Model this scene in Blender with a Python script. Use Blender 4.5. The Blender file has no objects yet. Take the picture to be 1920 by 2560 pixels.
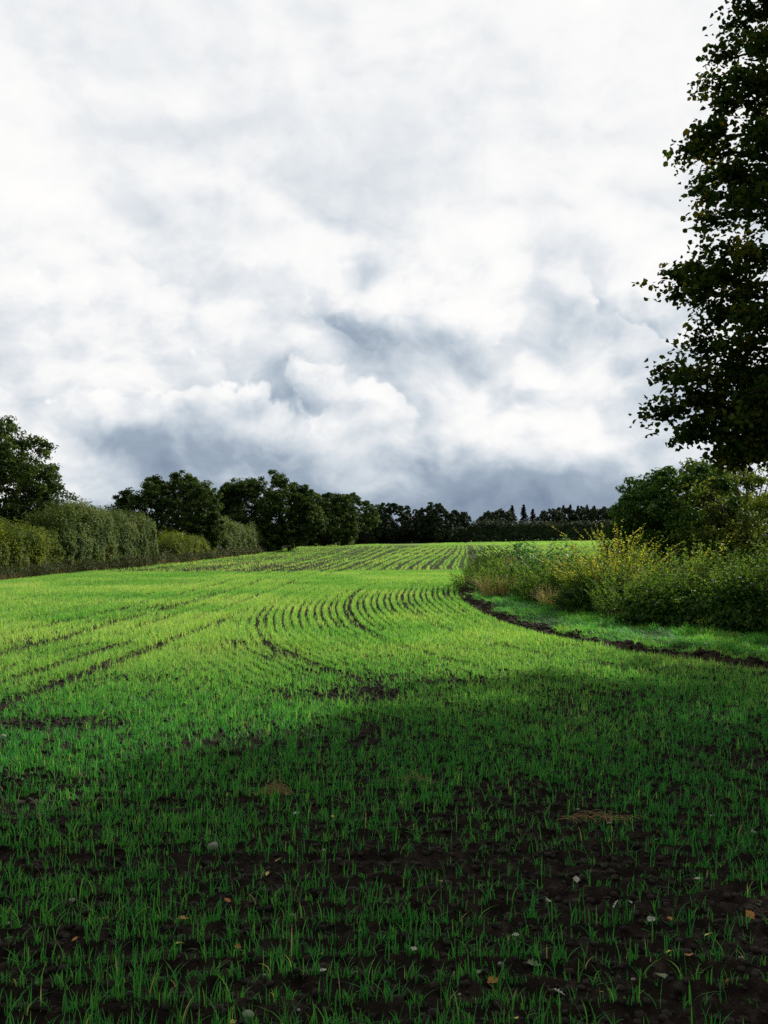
import bpy, math, numpy as np
from mathutils import Vector

SC = bpy.context.scene
COL = SC.collection
R = math.radians
RNG = np.random.default_rng(7)
SUN_AZ, SUN_EL = R(46), R(30)          # to the right of the view direction (+y), above the horizon

# ------------------------------------------------------------------ noise
def _hash(ix, iy, seed):
    n = (ix.astype(np.int64) * 374761393 + iy.astype(np.int64) * 668265263 + seed * 1274126177) & 0xFFFFFFFF
    n = ((n ^ (n >> 13)) * 1274126177) & 0xFFFFFFFF
    n = n ^ (n >> 16)
    return (n & 0xFFFF) / 65535.0
def vnoise(x, y, seed=0):
    ix = np.floor(x); iy = np.floor(y)
    fx = x - ix; fy = y - iy
    fx = fx * fx * (3 - 2 * fx); fy = fy * fy * (3 - 2 * fy)
    ix = ix.astype(np.int64); iy = iy.astype(np.int64)
    a = _hash(ix, iy, seed); b = _hash(ix + 1, iy, seed)
    c = _hash(ix, iy + 1, seed); d = _hash(ix + 1, iy + 1, seed)
    return (a + (b - a) * fx) * (1 - fy) + (c + (d - c) * fx) * fy
def fbm(x, y, seed=0, oct=4):
    s = 0; a = 0.5; t = 0
    for k in range(oct):
        s = s + a * vnoise(x * 2 ** k + 17.3 * k, y * 2 ** k - 9.1 * k, seed + k); t += a; a *= 0.5
    return s / t
def sstep(a, b, x):
    t = np.clip((x - a) / (b - a), 0, 1)
    return t * t * (3 - 2 * t)

# ------------------------------------------------------------------ field plan (metres, camera foot at the origin, view along +y)
MARGIN = np.array([(30, -2), (20, 2.2), (14, 5.0), (8.5, 8.7), (6.5, 9.8), (4.8, 11.3), (3.8, 12.9), (3.15, 14.6), (2.75, 16.6), (2.5, 18.6), (2.35, 20.6), (2.3, 22.8),
                   (2.35, 25), (2.55, 28), (3.1, 32), (4.2, 36.5), (8, 41), (15, 46), (30, 54), (60, 64), (120, 78)], float)
def seg_dist(x, y, P=MARGIN):
    best = np.full(x.shape, 1e9); sgn = np.zeros(x.shape)
    for i in range(len(P) - 1):
        ax, ay = P[i]; bx, by = P[i + 1]
        dx, dy = bx - ax, by - ay
        t = np.clip(((x - ax) * dx + (y - ay) * dy) / (dx * dx + dy * dy), 0, 1)
        qx = x - (ax + t * dx); qy = y - (ay + t * dy)
        d = np.hypot(qx, qy)
        side = dx * (y - ay) - dy * (x - ax)
        m = d < best - 1e-9
        best = np.where(m, d, best); sgn = np.where(m, side, sgn)
    return np.where(sgn > 0, best, -best)          # + on the field side, - on the bank side
def HX(y): return -15.2 + 0.03 * (y - 35) + 0.0004 * np.maximum(0, y - 90) ** 2
HDIR = 0.075                                       # the drill rows and the left hedge lean this much to the right per metre
def rowfield(x, y):
    """distance across the drill rows and which block of rows a point belongs to"""
    d = seg_dist(x, y)
    wig = (fbm(x * 0.35, y * 0.18, 40, 2) - 0.5) * 0.5
    u = x - 0.03 * y; st = u - 0.055 * y * sstep(-7, 6, u) + wig * 0.4
    nr = y + 0.9 + wig * 0.6 + 0.02 * x
    head = (d < 6.0 + wig * 2 + .4 * sstep(16, 9, y)) & (x > -2.9 + wig) & (y > 5.6)
    near = (~head) & (y < 7.2 + 0.25 * x + wig * 2)
    reg = np.where(head, 1, np.where(near, 2, 0))
    co = np.where(head, d, np.where(near, nr, st))
    return co, reg, d
TRAMS = np.array([-13.2, -12.6, -12.0, -11.4, -10.8, -10.2, -9.7, -9.1, -8.5, -7.9, -7.4, -6.45, -5.95, -5.5, -4.9, -4.4, -3.8, -0.6, 0.95, 2.4, 4.6, 6.2, 9, 14, 19, 26])
TW = np.array([.10, .05, .11, .05, .12, .06, .12, .06, .13, .05, .10, .17, .05, .22, .05, .07, .13, .08, .2, .1, .1, .1, .1, .1, .1, .1])
HTRAMS = np.array([1.75, 3.2, 5.0])
SP = 0.16
def rag(x, y): return (fbm(x * 1.3, y * 1.3, 45, 3) - .5) * 0.34 + (fbm(x * 5, y * 5, 46, 2) - .5) * 0.16
def ground_h(x, y, detail=True):
    x = np.asarray(x, float); y = np.asarray(y, float)
    d = seg_dist(x, y)
    h = (fbm(x * 0.12, y * 0.12, 3, 3) - 0.5) * 0.14 * sstep(3, 14, np.hypot(x, y))
    s = sstep(55, 200, y)
    xc = np.clip(x, -40, 90)
    h = h + s * (0.35 + 0.013 * xc) + 0.35 * np.exp(-((y - 122) / 24) ** 2) - 0.25 * np.exp(-((y - 162) / 16) ** 2)
    nz = fbm(x * 3.2, y * 3.2, 9, 3)
    h = h + 0.075 * np.exp(-((d + 0.08) / 0.13) ** 2) * (1.6 * sstep(.3, .75, nz)) * sstep(0, 8, y) * (0.35 + 0.9 * fbm(x * .9, y * .9, 47, 2)) - 0.05 * np.exp(-((d - 0.3) / 0.2) ** 2)
    h = h + 0.06 * sstep(-0.2, -0.6, d)
    h = h + 0.16 * sstep(-3, -7, d)
    if detail:
        r = np.hypot(x, y)
        fade = 1 - sstep(10, 28, r)
        co, reg, _ = rowfield(x, y)
        fld = sstep(0.0, 0.4, d)
        h = h + fld * (1 - sstep(30, 60, r)) * 0.011 * np.cos(2 * np.pi * co / SP)
        h = h + fade * ((fbm(x * 9, y * 9, 21, 3) - 0.5) * 0.055 + (fbm(x * 34, y * 34, 23, 3) - 0.5) * 0.034)
    return h

# ------------------------------------------------------------------ mesh building
def build(name, V, faces, mats, parent=None, tint=None, smooth=False, midx=None):
    """faces: list of int arrays (n,k); one mesh object"""
    me = bpy.data.meshes.new(name)
    V = np.asarray(V, np.float32)
    faces = [np.asarray(f, np.int32) for f in faces if len(f)]
    me.vertices.add(len(V)); me.vertices.foreach_set('co', V.ravel())
    li = np.concatenate([f.ravel() for f in faces])
    tot = np.concatenate([np.full(len(f), f.shape[1], np.int32) for f in faces])
    st = np.concatenate([[0], np.cumsum(tot)[:-1]]).astype(np.int32)
    me.loops.add(len(li)); me.loops.foreach_set('vertex_index', li)
    me.polygons.add(len(tot)); me.polygons.foreach_set('loop_start', st)
    try: me.polygons.foreach_set('loop_total', tot)
    except Exception: pass
    if smooth: me.polygons.foreach_set('use_smooth', np.ones(len(tot), bool))
    if tint is not None:
        a = me.attributes.new('tint', 'FLOAT', 'FACE'); a.data.foreach_set('value', np.asarray(tint, np.float32))
    for m in (mats if isinstance(mats, (list, tuple)) else [mats]): me.materials.append(m)
    if midx is not None: me.polygons.foreach_set('material_index', np.asarray(midx, np.int32))
    me.update(calc_edges=True)
    o = bpy.data.objects.new(name, me); COL.objects.link(o)
    if parent is not None: o.parent = parent
    return o
def tag(o, label=None, cat=None, group=None, kind=None):
    if label: o['label'] = label
    if cat: o['category'] = cat
    if group: o['group'] = group
    if kind: o['kind'] = kind
    return o
def empty(name, loc, rz=0.0, s=1.0):
    o = bpy.data.objects.new(name, None); COL.objects.link(o)
    o.location = loc; o.rotation_euler = (0, 0, rz); o.scale = (s, s, s); o.empty_display_size = 0.3
    return o
def copy_tree(o, loc, rz=0.0, s=(1, 1, 1)):
    c = o.copy(); COL.objects.link(c); c.location = loc; c.rotation_euler = (0, 0, rz); c.scale = s
    for ch in list(o.children):
        k = ch.copy(); COL.objects.link(k); k.parent = c
    return c
def gz(x, y): return float(ground_h(np.array([x]), np.array([y]), False)[0])

class Tubes:
    def __init__(s): s.V = []; s.F = []; s.n = 0
    def add(s, P, rad, sides=6):
        P = np.asarray(P, float); rad = np.asarray(rad, float); k = len(P)
        T = np.gradient(P, axis=0); T /= np.linalg.norm(T, axis=1, keepdims=True) + 1e-9
        ref = np.where(np.abs(T[:, 2:3]) > 0.9, np.array([[1., 0, 0]]), np.array([[0, 0, 1.]]))
        A = np.cross(T, ref); A /= np.linalg.norm(A, axis=1, keepdims=True) + 1e-9
        B = np.cross(T, A)
        th = np.arange(sides) * 2 * np.pi / sides
        ring = P[:, None] + rad[:, None, None] * (A[:, None] * np.cos(th)[None, :, None] + B[:, None] * np.sin(th)[None, :, None])
        s.V.append(ring.reshape(-1, 3))
        i = np.arange(k - 1)[:, None] * sides; j = np.arange(sides)[None]; j2 = (j + 1) % sides
        s.F.append(np.stack([i + j, i + j2, i + sides + j2, i + sides + j], -1).reshape(-1, 4) + s.n)
        s.n += k * sides
    def build(s, name, mat, parent):
        return build(name, np.concatenate(s.V), [np.concatenate(s.F)], mat, parent, smooth=True)

def unit(v): return v / (np.linalg.norm(v, axis=-1, keepdims=True) + 1e-9)
def bez(a, b, c, n):
    t = np.linspace(0, 1, n)[:, None]
    return (1 - t) ** 2 * a + 2 * t * (1 - t) * b + t * t * c

def leaf_cards(C, N, size, rng, width=0.6, fold=0.18, fine=False, T=None):
    """one folded leaf per centre. C centres, N facing, T optional tip direction"""
    n = len(C); N = unit(N)
    A = rng.normal(size=(n, 3)) if T is None else T
    A = unit(A - N * np.sum(A * N, 1, keepdims=True)); B = np.cross(N, A)
    s = size[:, None] * 0.5; w = s * width * (0.8 + 0.4 * rng.random((n, 1)))
    lift = N * s * fold * 2
    if not fine:
        V = np.stack([C - A * s, C + B * w + lift, C + A * s, C - B * w + lift], 1).reshape(-1, 3)
        F = np.arange(4 * n).reshape(n, 4)
        return V, F
    V = np.stack([C - A * s, C - A * s * .35 + B * w + lift, C + A * s * .35 + B * w * .85 + lift, C + A * s - lift * .6,
                  C + A * s * .35 - B * w * .85 + lift, C - A * s * .35 - B * w + lift], 1).reshape(-1, 3)
    b = (np.arange(n) * 6)[:, None]
    F = np.concatenate([b + np.array([[0, 1, 2, 3]]), b + np.array([[0, 3, 4, 5]])], 1).reshape(-1, 4)
    return V, F

# ------------------------------------------------------------------ materials
def mat_new(name):
    m = bpy.data.materials.new(name); m.use_nodes = True
    nt = m.node_tree; nt.nodes.clear()
    return m, nt, nt.nodes, nt.links
def ramp(nd, stops):
    r = nd.new('ShaderNodeValToRGB'); e = r.color_ramp.elements
    while len(e) > 1: e.remove(e[0])
    for i, (p, c) in enumerate(stops):
        q = e[0] if i == 0 else e.new(p)
        q.position = p; q.color = (*c, 1)
    return r
def foliage(name, stops, trans=0.3, rough=0.5, spec=0.3, tcol=(1.3, 1.25, 0.5)):
    m, nt, nd, lk = mat_new(name)
    at = nd.new('ShaderNodeAttribute'); at.attribute_name = 'tint'
    rp = ramp(nd, stops); lk.new(at.outputs['Fac'], rp.inputs[0])
    p = nd.new('ShaderNodeBsdfPrincipled'); p.inputs['Roughness'].default_value = rough; p.inputs['Specular IOR Level'].default_value = spec
    lk.new(rp.outputs[0], p.inputs['Base Color'])
    tl = nd.new('ShaderNodeBsdfTranslucent')
    mx = nd.new('ShaderNodeMix'); mx.data_type = 'RGBA'; mx.blend_type = 'MULTIPLY'; mx.inputs[0].default_value = 1
    lk.new(rp.outputs[0], mx.inputs[6]); mx.inputs[7].default_value = (*tcol, 1); lk.new(mx.outputs[2], tl.inputs[0])
    ms = nd.new('ShaderNodeMixShader'); ms.inputs[0].default_value = trans
    lk.new(p.outputs[0], ms.inputs[1]); lk.new(tl.outputs[0], ms.inputs[2])
    o = nd.new('ShaderNodeOutputMaterial'); lk.new(ms.outputs[0], o.inputs[0])
    return m
def solid(name, c1, c2, scale=8, rough=0.85, bump=0.3, bscale=30, dist=0.02):
    m, nt, nd, lk = mat_new(name)
    tc = nd.new('ShaderNodeTexCoord')
    nz = nd.new('ShaderNodeTexNoise'); nz.inputs['Scale'].default_value = scale; nz.inputs['Detail'].default_value = 6
    lk.new(tc.outputs['Object'], nz.inputs['Vector'])
    rp = ramp(nd, [(0.3, c1), (0.7, c2)]); lk.new(nz.outputs['Fac'], rp.inputs[0])
    p = nd.new('ShaderNodeBsdfPrincipled'); p.inputs['Roughness'].default_value = rough; p.inputs['Specular IOR Level'].default_value = 0.2
    lk.new(rp.outputs[0], p.inputs['Base Color'])
    n2 = nd.new('ShaderNodeTexNoise'); n2.inputs['Scale'].default_value = bscale; n2.inputs['Detail'].default_value = 5
    lk.new(tc.outputs['Object'], n2.inputs['Vector'])
    b = nd.new('ShaderNodeBump'); b.inputs['Strength'].default_value = bump; b.inputs['Distance'].default_value = dist
    lk.new(n2.outputs['Fac'], b.inputs['Height']); lk.new(b.outputs[0], p.inputs['Normal'])
    o = nd.new('ShaderNodeOutputMaterial'); lk.new(p.outputs[0], o.inputs[0])
    return m

M_BARK = solid('bark', (0.025, 0.02, 0.014), (0.07, 0.058, 0.042), 14, 0.9, 0.7, 40)
M_TWIG = solid('twig', (0.02, 0.017, 0.01), (0.05, 0.04, 0.025), 20)
M_STEM = solid('weed_stem', (0.045, 0.055, 0.015), (0.11, 0.09, 0.035), 20)
M_STRAW = solid('straw', (0.22, 0.15, 0.06), (0.42, 0.31, 0.14), 20)
M_STONE = solid('stone', (0.16, 0.15, 0.13), (0.40, 0.38, 0.34), 25, 0.8, 0.3)
M_CLOD = solid('soil_clod', (0.013, 0.010, 0.008), (0.05, 0.040, 0.032), 12, 0.95, 0.6, 90, 0.01)
M_BANKCLOD = solid('bank_clod', (0.016, 0.013, 0.009), (0.085, 0.068, 0.044), 9, 0.95, 0.6, 60, 0.02)

M_CROP = foliage('crop_leaf', [(0, (0.025, 0.19, 0.05)), (0.4, (0.075, 0.34, 0.065)), (0.6, (0.22, 0.48, 0.105)), (0.8, (0.40, 0.62, 0.17)), (0.93, (0.55, 0.66, 0.27)), (1, (0.5, 0.44, 0.2))], 0.45, 0.5, 0.2, (1.25, 1.25, 0.55))
M_MGRASS = foliage('margin_grass_leaf', [(0, (0.03, 0.16, 0.04)), (0.5, (0.085, 0.40, 0.075)), (0.85, (0.18, 0.52, 0.11)), (1, (0.32, 0.48, 0.15))], 0.45, 0.5, 0.2)
M_OAK = foliage('oak_leaf', [(0, (0.008, 0.018, 0.006)), (0.45, (0.035, 0.07, 0.016)), (0.75, (0.10, 0.16, 0.035)), (1, (0.2, 0.23, 0.06))], 0.3, 0.6, 0.08)
M_FAR = foliage('far_leaf', [(0, (0.010, 0.019, 0.011)), (0.6, (0.032, 0.055, 0.026)), (1, (0.08, 0.11, 0.05))], 0.15, 0.6, 0.15)
M_CONIFER = foliage('conifer_needle', [(0, (0.007, 0.014, 0.012)), (1, (0.03, 0.05, 0.034))], 0.1, 0.6, 0.15)
M_HEDGE = foliage('hedge_leaf', [(0, (0.014, 0.028, 0.008)), (0.5, (0.075, 0.125, 0.03)), (0.85, (0.16, 0.22, 0.07)), (1, (0.22, 0.2, 0.09))], 0.3, 0.6, 0.1)
M_YELLOWG = foliage('yellow_green_leaf', [(0, (0.03, 0.05, 0.008)), (0.5, (0.08, 0.125, 0.02)), (1, (0.25, 0.29, 0.045))], 0.4, 0.6, 0.1)
M_BRAMBLE = foliage('bramble_leaf', [(0, (0.012, 0.035, 0.009)), (0.5, (0.05, 0.125, 0.022)), (0.85, (0.13, 0.23, 0.04)), (1, (0.24, 0.29, 0.05))], 0.38, 0.55, 0.12)
M_WEED = foliage('weed_leaf', [(0, (0.03, 0.08, 0.016)), (0.5, (0.115, 0.24, 0.042)), (0.85, (0.22, 0.37, 0.075)), (1, (0.4, 0.38, 0.16))], 0.5, 0.6, 0.1)
M_TEAL = foliage('blue_green_leaf', [(0, (0.015, 0.09, 0.04)), (0.6, (0.04, 0.22, 0.085)), (1, (0.1, 0.34, 0.16))], 0.35, 0.5, 0.25)
M_YELLOW = foliage('yellow_leaf', [(0, (0.10, 0.2, 0.03)), (0.35, (0.33, 0.42, 0.045)), (0.6, (0.56, 0.56, 0.06)), (1, (0.8, 0.7, 0.12))], 0.5, 0.5, 0.2, (1.1, 1.15, 0.5))
M_DRY = foliage('dry_grass_blade', [(0, (0.2, 0.19, 0.08)), (0.6, (0.42, 0.37, 0.2)), (1, (0.62, 0.54, 0.34))], 0.35, 0.6, 0.2)
M_MAPLE = foliage('broad_leaf', [(0, (0.008, 0.02, 0.005)), (0.5, (0.03, 0.065, 0.013)), (0.8, (0.09, 0.12, 0.02)), (0.97, (0.13, 0.13, 0.015)), (1, (0.3, 0.2, 0.02))], 0.38, 0.6, 0.05)
M_UNDER = foliage('base_weed_leaf', [(0, (0.03, 0.03, 0.012)), (0.4, (0.06, 0.075, 0.03)), (0.75, (0.1, 0.13, 0.08)), (1, (0.2, 0.13, 0.06))], 0.25, 0.6, 0.1)

def ground_material():
    m, nt, nd, lk = mat_new('field_soil')
    geo = nd.new('ShaderNodeNewGeometry')
    def noise(sc, det=6, vec=None):
        n = nd.new('ShaderNodeTexNoise'); n.inputs['Scale'].default_value = sc; n.inputs['Detail'].default_value = det
        lk.new(vec or geo.outputs['Position'], n.inputs['Vector']); return n.outputs['Fac']
    soil = ramp(nd, [(0.3, (0.009, 0.007, 0.006)), (0.55, (0.022, 0.017, 0.0135)), (0.75, (0.055, 0.043, 0.034))]); lk.new(noise(11, 9), soil.inputs[0])
    turf = ramp(nd, [(0.3, (0.02, 0.045, 0.012)), (0.7, (0.06, 0.1, 0.025))]); lk.new(noise(6), turf.inputs[0])
    crop = ramp(nd, [(0.3, (0.17, 0.31, 0.06)), (0.7, (0.27, 0.43, 0.10))]); lk.new(noise(0.6, 8), crop.inputs[0])
    bank = ramp(nd, [(0.35, (0.010, 0.008, 0.006)), (0.65, (0.05, 0.04, 0.026))]); lk.new(noise(7, 8), bank.inputs[0])
    def mix(fac, a, b):
        x = nd.new('ShaderNodeMix'); x.data_type = 'RGBA'; lk.new(fac, x.inputs[0]); lk.new(a, x.inputs[6]); lk.new(b, x.inputs[7]); return x.outputs[2]
    def attr(n):
        a = nd.new('ShaderNodeAttribute'); a.attribute_name = n; return a.outputs['Fac']
    c = mix(attr('cover'), soil.outputs[0], crop.outputs[0])
    c = mix(attr('turf'), c, turf.outputs[0])
    c = mix(attr('bank'), c, bank.outputs[0])
    p = nd.new('ShaderNodeBsdfPrincipled'); p.inputs['Roughness'].default_value = 0.92; p.inputs['Specular IOR Level'].default_value = 0.03
    lk.new(c, p.inputs['Base Color'])
    b = nd.new('ShaderNodeBump'); b.inputs['Strength'].default_value = 0.7; b.inputs['Distance'].default_value = 0.015
    lk.new(noise(55, 8), b.inputs['Height']); lk.new(b.outputs[0], p.inputs['Normal'])
    o = nd.new('ShaderNodeOutputMaterial'); lk.new(p.outputs[0], o.inputs[0])
    return m

# ------------------------------------------------------------------ ground: one sheet out to the horizon
def make_ground():
    r = [0.0, 0.5, 1.0, 1.4]; v = 1.7
    while v < 30: r.append(v); v *= 1.0058
    while v < 260: r.append(v); v *= 1.012
    while v < 6000: r.append(v); v *= 1.12
    r = np.array(r)
    th = np.concatenate([np.linspace(-R(40), R(40), 700), np.linspace(R(40), R(320), 90)[1:-1]])
    Rr, T = np.meshgrid(r, th, indexing='ij')
    X = Rr * np.sin(T); Y = Rr * np.cos(T)
    Z = ground_h(X.ravel(), Y.ravel()).reshape(X.shape)
    V = np.stack([X, Y, Z], -1).reshape(-1, 3)
    nr, nt_ = X.shape
    i = np.arange(nr - 1)[:, None] * nt_; j = np.arange(nt_)[None]; j2 = (j + 1) % nt_
    F = np.stack([i + j, i + nt_ + j, i + nt_ + j2, i + j2], -1).reshape(-1, 4)
    o = build('field_ground', V, [F], ground_material(), smooth=True)
    x, y = V[:, 0], V[:, 1]; d = seg_dist(x, y); rr = np.hypot(x, y)
    def at(n, v):
        a = o.data.attributes.new(n, 'FLOAT', 'POINT'); a.data.foreach_set('value', v.astype(np.float32))
    at('cover', sstep(24, 75, rr) * (0.12 + 0.65 * sstep(95, 170, rr)))
    hx = HX(y)
    at('turf', np.maximum(sstep(-0.45, -0.9, d), sstep(1.3, 0.6, x - hx)) * 1.0)
    at('bank', np.exp(-((d + rag(x, y)) / 0.25) ** 4) * sstep(0.25, 0.5, fbm(x * 4, y * 4, 5) + 0.1))
    tag(o, kind='structure')
make_ground()

# ------------------------------------------------------------------ crop
def bare(x, y):
    b = np.ones_like(x)
    for cx, cy, rx, ry, k in [(-2.9, 7.7, 0.8, 0.28, .85), (-0.25, 9.1, 0.42, 0.5, .9), (-1.35, 12.2, 0.35, 0.8, .6), (-3, 31, 0.7, 0.9, .8), (0.9, 10.0, 0.6, 0.3, .6),
                              (-0.9, 5.35, 2.0, 0.09, .6), (-1.2, 4.45, 2.2, 0.12, .6), (1.6, 4.0, 1.2, 0.1, .4), (-2.2, 13.2, .5, 1.2, .5), (-4.3, 17, .25, 2.6, .5)]:
        w = (fbm(x * 2.2, y * 2.2, 71, 2) - .5) * 0.9
        q = ((x - cx) / rx) ** 2 + ((y - cy) / ry) ** 2
        b *= 1 - k * (1 - sstep(0.5, 1.4, q + w))
    return b
def crop_points(n, ymin, ymax, half, jit=0.012):
    u = RNG.random(n); y = np.sqrt(ymin ** 2 + u * (ymax ** 2 - ymin ** 2))
    x = (RNG.random(n) * 2 - 1) * half * y
    co, reg, d = rowfield(x, y); e = 0.02
    gx = (rowfield(x + e, y)[0] - co) / e; gy = (rowfield(x, y + e)[0] - co) / e
    g = np.hypot(gx, gy); ok = (g > 0.3) & (g < 3)
    sharp = np.clip(np.exp(-((y - 23) / 10) ** 4) * sstep(6.2, 5.0, d) * (reg == 1) + .6 * ((reg == 0) & (x < -3.2)) + 1.2 * np.exp(-((x + 1.15) / .9) ** 2 - ((y - 11.4) / 1.7) ** 2) + sstep(36, 44, y) + (y < 7), 0, 1)
    off = np.round(co / SP) * SP - co + RNG.normal(size=n) * jit * (1 + 3.4 * (1 - sharp))
    x2 = x + gx / np.maximum(g, .3) ** 2 * off; y2 = y + gy / np.maximum(g, .3) ** 2 * off
    co2, reg2, d2 = rowfield(x2, y2)
    k = np.round(co / SP).astype(int)
    st3 = fbm(x2 * .25, y2 * .05, 66, 2); dens = np.where((k % 3) == 0, np.where(y2 > 42, np.where(st3 > .45, .08, .45), 0.8), 1.0)
    arc = np.exp(-((y2 - 24) / 8) ** 2) * (.55 + .45 * sstep(4.8, 3.2, d2)); dens = np.where(reg2 == 1, np.where((k % 2) == 0, .78 - .62 * arc, 1.0), dens)
    dens = np.where(reg2 == 2, np.where((k % 2) == 0, .75, 1.0), dens)
    lane = _hash(k, reg2 + 5, 77); dens = dens * (0.72 + 0.3 * lane)
    tr = np.min(np.abs(co2[:, None] - TRAMS[None]) - TW[None] * .72, 1)
    trn = fbm(x2 * .8, y2 * .25, 90, 2)
    dens = np.where((reg2 == 0) & (tr < 0.10 * (trn - .4) + 0.0012 * y2), dens * 0.12, dens)
    th = np.min(np.abs(co2[:, None] - HTRAMS[None]), 1)
    dens = np.where((reg2 == 1) & (th < 0.08), dens * 0.2, dens)
    ph = np.abs((co2 / .48 + .5) % 1 - .5) * .48; cen = sstep(-5, 0, x2 - .05 * y2) * sstep(40, 46, y2) * sstep(150, 110, y2)
    dens = np.where((reg2 == 0) & (ph < .10), dens * (1 - .88 * cen), dens)
    dens = np.where((reg2 == 0) & (y2 > 40) & (np.abs(co2 - 1.1) < .3), dens * .04, dens)
    dens = dens * (1 - 0.55 * (reg != reg2)) * bare(x2, y2)
    pn = fbm(x2 * 1.1, y2 * 1.1, 33, 4)
    near = 1 - sstep(5.5, 11, y2)
    dens = dens * (1 - near * 0.66 * sstep(0.58, 0.36, pn)) * (1 - .36 * sstep(8.5, 4.2, y2)) * (1 - (1 - near) * 0.55 * sstep(0.46, 0.30, pn))
    hx = HX(y2)
    ok &= (d2 + rag(x2, y2) * .8 > 0.20 + 0.1 * pn) & (x2 > hx + 1.35) & (y2 > 1.5) & (y2 < 203)
    ok &= RNG.random(n) < dens
    return x2[ok], y2[ok], reg2[ok]
def blades(x, y, z, hgt, wid, lean, rng, segs=3, az=None, curl=0.5):
    n = len(x)
    a = rng.random(n) * 2 * np.pi if az is None else az
    D = np.stack([np.cos(a), np.sin(a), np.zeros(n)], 1)
    fa = a + np.pi / 2 + rng.normal(size=n) * 0.7
    S = np.stack([np.cos(fa), np.sin(fa), np.zeros(n)], 1)
    B = np.stack([x, y, z], 1)
    rows = []
    for k in range(segs + 1):
        t = k / segs
        w = wid * (1 - t) ** 0.7 * (0.55 + 0.9 * t * (t < .99)) if k < segs else wid * 0
        c = B + D * (hgt * lean * (t ** (1 + curl * 2)))[:, None]
        c[:, 2] += hgt * (t - 0.35 * lean * t * t)
        if k < segs: rows += [c - S * w[:, None] * .5, c + S * w[:, None] * .5]
        else: rows += [c]
    nv = 2 * segs + 1
    V = np.stack(rows, 1).reshape(-1, 3)
    b = (np.arange(n) * nv)[:, None]
    Q = [b + np.array([[2 * k, 2 * k + 1, 2 * k + 3, 2 * k + 2]]) for k in range(segs - 1)]
    Tt = b + np.array([[2 * segs - 2, 2 * segs - 1, 2 * segs]])
    return V, (np.concatenate(Q, 0) if Q else np.zeros((0, 4), int)), Tt, len(Q)
def blade_mesh(name, parts, mat):
    VV, QQ, TT, tq, ttt, n = [], [], [], [], [], 0
    for V, Q, T, tint, nq in parts:
        VV.append(V); QQ.append(Q + n); TT.append(T + n); tq.append(np.tile(tint, nq)); ttt.append(tint); n += len(V)
    Q = np.concatenate(QQ); T = np.concatenate(TT)
    return build(name, np.concatenate(VV), [Q, T], mat, tint=np.concatenate(tq + ttt))
def make_crop():
    rng = RNG
    # young plants near the camera, 3-4 bent leaves each
    parts = []
    x, y, rg = crop_points(125000, 1.8, 13.5, 0.56, 0.016)
    nb = 4; z = ground_h(x, y)
    pt = fbm(x * 0.7, y * 0.7, 55, 3)
    ph = 0.080 * (0.3 + 1.1 * rng.random(len(x)) ** 1.4) * (0.8 + 0.4 * pt)
    for b in range(nb):
        m = rng.random(len(x)) < [1, 1, .8, .45][b]
        n = m.sum(); j = 0.006
        hh = ph[m] * (0.65 + 0.6 * rng.random(n)); lean = np.abs(rng.normal(0.3, 0.38, n))
        V, Q, T, nq = blades(x[m] + rng.normal(size=n) * j * 1.5, y[m] + rng.normal(size=n) * j, z[m] - 0.006, hh, 0.0045 + 0.0035 * rng.random(n), lean, rng, 4, None, 0.6)
        ti = np.clip(0.25 + 0.3 * (pt[m] - .5) + rng.normal(size=n) * 0.15 + 0.40 * sstep(5.5, 13.5, y[m]), 0, .9); ti = np.where(rng.random(n) < 0.014, 1.0, ti)  # nearer leaves tinted darker and bluer: tree shade put into the colour
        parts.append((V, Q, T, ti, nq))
    # middle distance
    x, y, rg = crop_points(460000, 13.5, 42, 0.50, 0.016)
    z = ground_h(x, y); pt = fbm(x * 0.5, y * 0.5, 55, 3)
    for b in range(3):
        n = len(x)
        hh = (0.08 + 0.05 * rng.random(n)) * (0.8 + .4 * pt); lean = np.abs(rng.normal(0.4, 0.25, n))
        V, Q, T, nq = blades(x + rng.normal(size=n) * .012, y + rng.normal(size=n) * .012, z - 0.005, hh, 0.011 + 0.006 * rng.random(n), lean, rng, 2)
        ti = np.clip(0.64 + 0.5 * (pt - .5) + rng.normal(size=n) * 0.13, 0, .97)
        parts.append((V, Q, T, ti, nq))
    # far rows
    x, y, rg = crop_points(1000000, 42, 204, 0.47, 0.02)
    z = ground_h(x, y, False); n = len(x); pt = fbm(x * 0.2, y * 0.2, 55, 3)
    sc = 1 + (y - 42) / 70
    V, Q, T, nq = blades(x, y, z - 0.02, 0.13 + 0.05 * rng.random(n), 0.06 * sc, np.abs(rng.normal(0.5, .3, n)), rng, 1)
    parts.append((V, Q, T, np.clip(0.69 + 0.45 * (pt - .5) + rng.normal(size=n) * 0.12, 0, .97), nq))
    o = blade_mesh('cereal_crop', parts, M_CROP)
    tag(o, 'bright green young cereal crop in curving drill rows across the field', 'crop', kind='stuff')
make_crop()

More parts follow.
